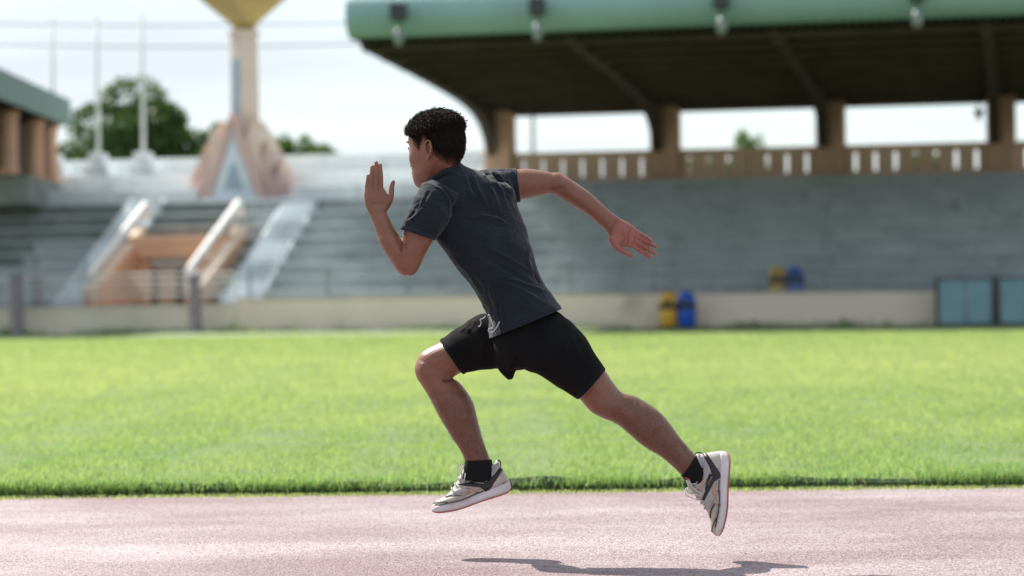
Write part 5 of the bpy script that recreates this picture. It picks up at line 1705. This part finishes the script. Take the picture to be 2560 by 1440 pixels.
def build_shoe(toe, heel, vdir, d, side, scale_w=1.0, name='shoe', label=None):
    """toe, heel: pixels of the sole's ends; vdir: pixel direction towards the laces; side: +1 shows the inner side"""
    L_ = math.hypot(heel[0] - toe[0], heel[1] - toe[1])
    ux, uy = (heel[0] - toe[0]) / L_, (heel[1] - toe[1]) / L_
    vx, vy = -uy, ux
    if vx * vdir[0] + vy * vdir[1] < 0:
        vx, vy = -vx, -vy
    def S(s, z, y):
        bend = (0.5 - s)
        arc = side * 0.045 * (1 - (2 * s - 0.9) ** 2)            # the sole curves a little in plan
        return W(toe[0] + (ux * s + vx * z) * L_, toe[1] + (uy * s + vy * z) * L_, d + (y + arc) * L_ / PXM)
    s_fine = np.concatenate([np.linspace(0, 0.12, 9)[:-1], np.linspace(0.12, 0.9, 27)[:-1], np.linspace(0.9, 1.0, 9)])
    it = lambda tab, s: float(np.interp(s, U_S, tab))
    def sm(tab):
        a = np.interp(s_fine, U_S, tab)
        for _ in range(2):
            b = a.copy(); b[1:-1] = (a[:-2] + 2 * a[1:-1] + a[2:]) / 4; a = b
        return a
    b_, m_, t_, w_ = sm(BOT), sm(MID), sm(TOP), sm(HWID)
    def shell(ring_fn, n):
        v, f = [], []
        for i in range(len(s_fine)):
            v += [tuple(p) for p in ring_fn(i)]
        for i in range(len(s_fine) - 1):
            for k in range(n):
                j = (k + 1) % n
                f.append((i * n + k, i * n + j, (i + 1) * n + j, (i + 1) * n + k))
        f.append(tuple(range(n - 1, -1, -1)))
        f.append(tuple(range((len(s_fine) - 1) * n, len(s_fine) * n)))
        return v, f
    def sole_ring(i, z0, z1, grow=1.0, groove=0.0):
        s = s_fine[i]; w = w_[i] * grow
        zm = (z0 + z1) / 2
        prof = [(-w * .96, z0), (-w * 1.03, z0 + (z1 - z0) * .3), (-w * (1.0 - groove), zm), (-w * 1.0, z0 + (z1 - z0) * .75), (-w * .93, z1), (w * .93, z1), (w * 1.0, z0 + (z1 - z0) * .75), (w * (1.0 - groove), zm), (w * 1.03, z0 + (z1 - z0) * .3), (w * .96, z0)]
        return [S(s, z, y) for y, z in prof]
    root = empty(name, (0, 0, 0))
    root.parent = person
    if label: root['label'] = label
    v, f = shell(lambda i: sole_ring(i, b_[i] + 0.014, m_[i], 1.0, 0.035), 10)
    adopt('midsole', MB().add(v, f).mesh('midsole'), M['midsole'], root)
    v, f = shell(lambda i: sole_ring(i, b_[i] - 0.001, b_[i] + 0.0135, 1.008), 10)
    adopt('outsole', MB().add(v, f).mesh('outsole'), M['outsole'], root, False)
    # upper: arched section
    n = 30
    def up_pt(i_or_s, a, off=0.0):
        s = i_or_s
        z0, z1, w = np.interp(s, s_fine, m_) - 0.02, np.interp(s, s_fine, t_), np.interp(s, s_fine, w_)
        c, sn = math.cos(a), math.sin(a)
        open_ = np.clip((s - 0.5) / 0.14, 0, 1)
        ww = w * 0.95 * (1.0 - 0.38 * max(0, sn) ** 1.6 * (0.75 if s > 0.45 else 0.55))
        y = ww * math.copysign(abs(c) ** 0.75, c)
        z = z0 + (z1 - z0) * (sn if sn > 0 else 0.0) ** 0.85
        if off:
            y += off * math.copysign(1, c) * max(abs(c), 0.25); z += off * max(sn, 0) * 0.7
        return S(s, z, y)
    def upper_ring(i):
        return [up_pt(s_fine[i], math.pi * k / (n - 1)) for k in range(n)]
    v, f = shell(upper_ring, n)
    # leave the collar open behind the tongue
    keep = []
    for face in f:
        if len(face) == 4:
            i, k = face[0] // n, face[0] % n
            if s_fine[i] > 0.60 and s_fine[i] < 0.92 and 9 <= k <= 19:
                continue
        keep.append(face)
    upm = MB().add(v, keep).mesh('upper')
    bm = bmesh.new(); bm.from_mesh(upm); bmesh.ops.recalc_face_normals(bm, faces=bm.faces)
    cen = sum((v_.co for v_ in bm.verts), Vector()) / len(bm.verts)
    if sum((f_.calc_center_median() - cen).dot(f_.normal) * f_.calc_area() for f_ in bm.faces) < 0:
        bmesh.ops.reverse_faces(bm, faces=bm.faces)
    bm.to_mesh(upm); bm.free()
    up = adopt('upper', upm, M['shoe'], root)
    thicken(up, 0.004)
    ys = -1                            # the camera's side of the shoe
    def A(frac):                       # angle on the camera's side: 0 at the midsole, 1 at the top
        return math.pi - frac * math.pi / 2
    def strip(nm, path, width, m, off=0.012, k=14, round_=True):
        """band laid on the upper: path of (s, fraction up), half width in the same units"""
        pts = smooth_stations(path, 6)
        def fr(s_, z_):
            z0, z1 = float(np.interp(s_, s_fine, m_)) - 0.02, float(np.interp(s_, s_fine, t_))
            return math.asin(min(1.0, max(0.0, (z_ - z0) / (z1 - z0)) ** (1 / 0.85))) / (math.pi / 2)
        v, f = [], []
        for i, (s, a) in enumerate(pts):
            t = pts[min(i + 1, len(pts) - 1)] - pts[max(i - 1, 0)]
            t = t / max(np.linalg.norm(t), 1e-6)
            nx, na = -t[1], t[0]
            wi = np.interp(i / (len(pts) - 1), np.linspace(0, 1, len(width)), width) if isinstance(width, list) else width
            for e, o_ in ((-1, off * .3), (-0.85, off), (0.85, off), (1, off * .3)):
                v.append(tuple(up_pt(float(np.clip(s + nx * wi * e, 0, 1)), A(float(np.clip(fr(float(np.clip(s + nx * wi * e, 0, 1)), a + na * wi * e), 0.02, 1.0))), o_)))
        for i in range(len(pts) - 1):
            for j in range(3):
                f.append((i * 4 + j, i * 4 + j + 1, (i + 1) * 4 + j + 1, (i + 1) * 4 + j))
        return adopt(nm, MB().add(v, f).mesh(nm), m, root)
    strip('heel_strap', [(0.955, 0.290), (0.90, 0.245), (0.83, 0.190), (0.75, 0.140), (0.66, 0.090)], [0.020, 0.028, 0.034, 0.044, 0.062], M['shoe_black'])
    strip('side_stripe', [(0.40, 0.243), (0.48, 0.218), (0.56, 0.190), (0.68, 0.145)], [0.014, 0.020, 0.022, 0.02], M['shoe_black'], 0.013)
    strip('side_stripe', [(0.52, 0.225), (0.62, 0.215), (0.72, 0.185)], [0.008, 0.014, 0.02], M['shoe_black'], 0.0125)
    strip('heel_panel', [(0.92, 0.215), (0.88, 0.165), (0.80, 0.115)], [0.02, 0.036, 0.03], M['shoe_beige'], 0.010)
    strip('toe_panel', [(0.05, 0.090), (0.14, 0.098), (0.24, 0.095), (0.34, 0.085)], [0.012, 0.022, 0.026, 0.016], M['shoe_beige'], 0.008)
    strip('toe_seam', [(0.035, 0.098), (0.09, 0.100), (0.15, 0.085), (0.21, 0.070)], 0.0055, M['shoe_black'], 0.012)
    strip('toe_seam', [(0.20, 0.135), (0.26, 0.140), (0.33, 0.125), (0.38, 0.10)], 0.0055, M['shoe_black'], 0.012)
    strip('welt', [(0.10, 0.066), (0.20, 0.058), (0.32, 0.050), (0.44, 0.055), (0.55, 0.072), (0.66, 0.082)], 0.0055, M['shoe_black'], 0.012)
    strip('side_panel', [(0.30, 0.165), (0.37, 0.165), (0.44, 0.145), (0.52, 0.115)], [0.018, 0.028, 0.03, 0.02], M['shoe_grey'], 0.009)
    strip('side_panel', [(0.40, 0.095), (0.48, 0.120), (0.57, 0.135), (0.63, 0.12)], [0.010, 0.022, 0.022, 0.012], M['shoe_rust'], 0.010)
    strip('side_panel', [(0.50, 0.285), (0.57, 0.280), (0.66, 0.240)], [0.014, 0.026, 0.02], M['shoe_rust'], 0.009)
    strip('collar_panel', [(0.63, 0.305), (0.72, 0.262), (0.80, 0.262), (0.88, 0.325)], [0.016, 0.022, 0.024, 0.022], M['shoe_grey'], 0.010)
    # collar roll
    rim = []
    for k in range(25):
        t = k / 24
        s = 0.60 + 0.355 * math.sin(math.pi * min(t, 1 - t))
        s = 0.60 + 0.32 * (1 - abs(2 * t - 1))
        a = math.pi * (9.2 / 29) if t < 0.5 else math.pi * (19.8 / 29)
        if 0.44 < t < 0.56:
            a = math.pi * (9.2 / 29 + (10.6 / 29) * (t - 0.44) / 0.12)
            s = 0.918
        rim.append(up_pt(s, a, 0.004))
    q = MB(); q.tube(rim, 0.0055, 8); adopt('collar', q.mesh('collar'), M['shoe_grey'], root)
    # tongue
    v, f = [], []
    for i in range(9):
        t = i / 8
        s = 0.42 + 0.17 * t
        z = np.interp(s, s_fine, t_) + 0.005 + 0.085 * t ** 1.3
        s2 = s + 0.03 * t
        for y in (-0.085, -0.06, 0, 0.06, 0.085):
            v.append(tuple(S(s2, z - abs(y) * 0.35, y * (1 - 0.1 * t))))
        for y in (0.085, 0.06, 0, -0.06, -0.085):
            v.append(tuple(S(s2 + 0.028, z - abs(y) * 0.35 - 0.012, y * (1 - 0.1 * t))))
    for i in range(8):
        for k in range(10):
            j = (k + 1) % 10
            f.append((i * 10 + k, i * 10 + j, (i + 1) * 10 + j, (i + 1) * 10 + k))
    f.append(tuple(range(80, 90)))
    adopt('tongue', MB().add(v, f).mesh('tongue'), M['shoe_beige'], root)
    q = MB(); zt_ = np.interp(0.6, s_fine, t_)
    q.tube([S(0.635, zt_ + 0.05, -0.09), S(0.64, zt_ + 0.09, -0.06), S(0.645, zt_ + 0.095, 0.0), S(0.64, zt_ + 0.09, 0.06)], 0.003, 6)
    adopt('lining', q.mesh('lining'), M['red'], root)
    # laces
    q = MB()
    for i in range(6):
        s = 0.30 + 0.055 * i
        z = np.interp(s, s_fine, t_)
        q.tube([up_pt(s + .01, math.pi * .70, 0.012), S(s, z + 0.016, -0.05), S(s + 0.01, z + 0.022, 0), S(s + 0.02, z + 0.014, 0.05), up_pt(s + .035, math.pi * .30, 0.012)], 0.0024, 6)
    zk = float(np.interp(0.56, s_fine, t_))
    for pts in ([(0.555, zk + 0.02, -0.02), (0.50, zk + 0.075, -0.06), (0.44, zk + 0.06, -0.10), (0.405, zk - 0.05, -0.13), (0.40, zk - 0.10, -0.135)],
                [(0.555, zk + 0.02, -0.02), (0.52, zk + 0.05, -0.09), (0.47, zk - 0.01, -0.14), (0.455, zk - 0.09, -0.15), (0.475, zk - 0.12, -0.15), (0.50, zk - 0.07, -0.145), (0.55, zk + 0.015, -0.03)],
                [(0.555, zk + 0.02, 0.02), (0.51, zk + 0.06, 0.07), (0.47, zk + 0.03, 0.12), (0.46, zk - 0.06, 0.15)]):
        q.tube(smooth_stations([tuple(S(*p)) for p in pts], 4).tolist(), 0.0019, 6)
    adopt('lace', q.mesh('lace'), M['lace'], root)
    # pull tab behind the heel
    q = MB(); zt_ = float(np.interp(0.96, s_fine, t_))
    q.tube(smooth_stations([tuple(S(*p)) for p in ((0.925, zt_ + 0.06, -0.02), (0.925, zt_ + 0.115, -0.012), (0.94, zt_ + 0.13, 0.0), (0.955, zt_ + 0.10, 0.0), (0.95, zt_ + 0.05, 0.0))], 4).tolist(), 0.0022, 6)
    adopt('pull_tab', q.mesh('pull_tab'), M['shoe_black'], root)
    return root


build_shoe((1081, 1281), (1280, 1225), (-0.3, -1), 0.095, 1, name='shoe')
build_shoe((1800, 1341), (1823, 1130), (-1, 0.0), -0.095, -1, name='shoe')
for o in list(person.children):
    if o.type == 'EMPTY':
        o.location = (0, 0, 0)


# ---- drops of water thrown up, their backlit glint painted on as white
q = MB()
drops = [(1490, 685), (1580, 732), (1616, 733), (1594, 757), (1546, 762), (1778, 747), (1528, 832), (1617, 828), (1963, 803), (2030, 806), (2105, 837), (2116, 865), (2162, 895), (2390, 889), (2415, 923), (2477, 922), (2549, 945), (2388, 955), (2385, 958),
         (2440, 990), (2439, 997), (2370, 1004), (2414, 1005), (2377, 1020), (2500, 975), (2422, 1044), (2437, 1045), (2330, 1055), (2160, 1068), (2172, 1070), (2445, 1050), (2508, 1060), (2170, 1108), (2146, 1113), (2530, 1124), (2548, 990), (2552, 1115)]
for x, y in drops:
    c = W(x + RNG.normal(0, 1), y, 0.0)
    c.y += float(RNG.normal(0, 0.08))
    r_ = float(RNG.uniform(0.0008, 0.0016))
    q.ellipsoid(tuple(c), (r_, r_, r_), 8, 6)
M['drop'] = mk('water_drop', (0.85, 0.87, 0.88), (0.8, 0.82, 0.84), 5, 0.05)
tag(q.build('water_droplets', M['drop'], None, True), 'tiny bright drops of water flying in the air behind the runner', 'droplets', kind='stuff')
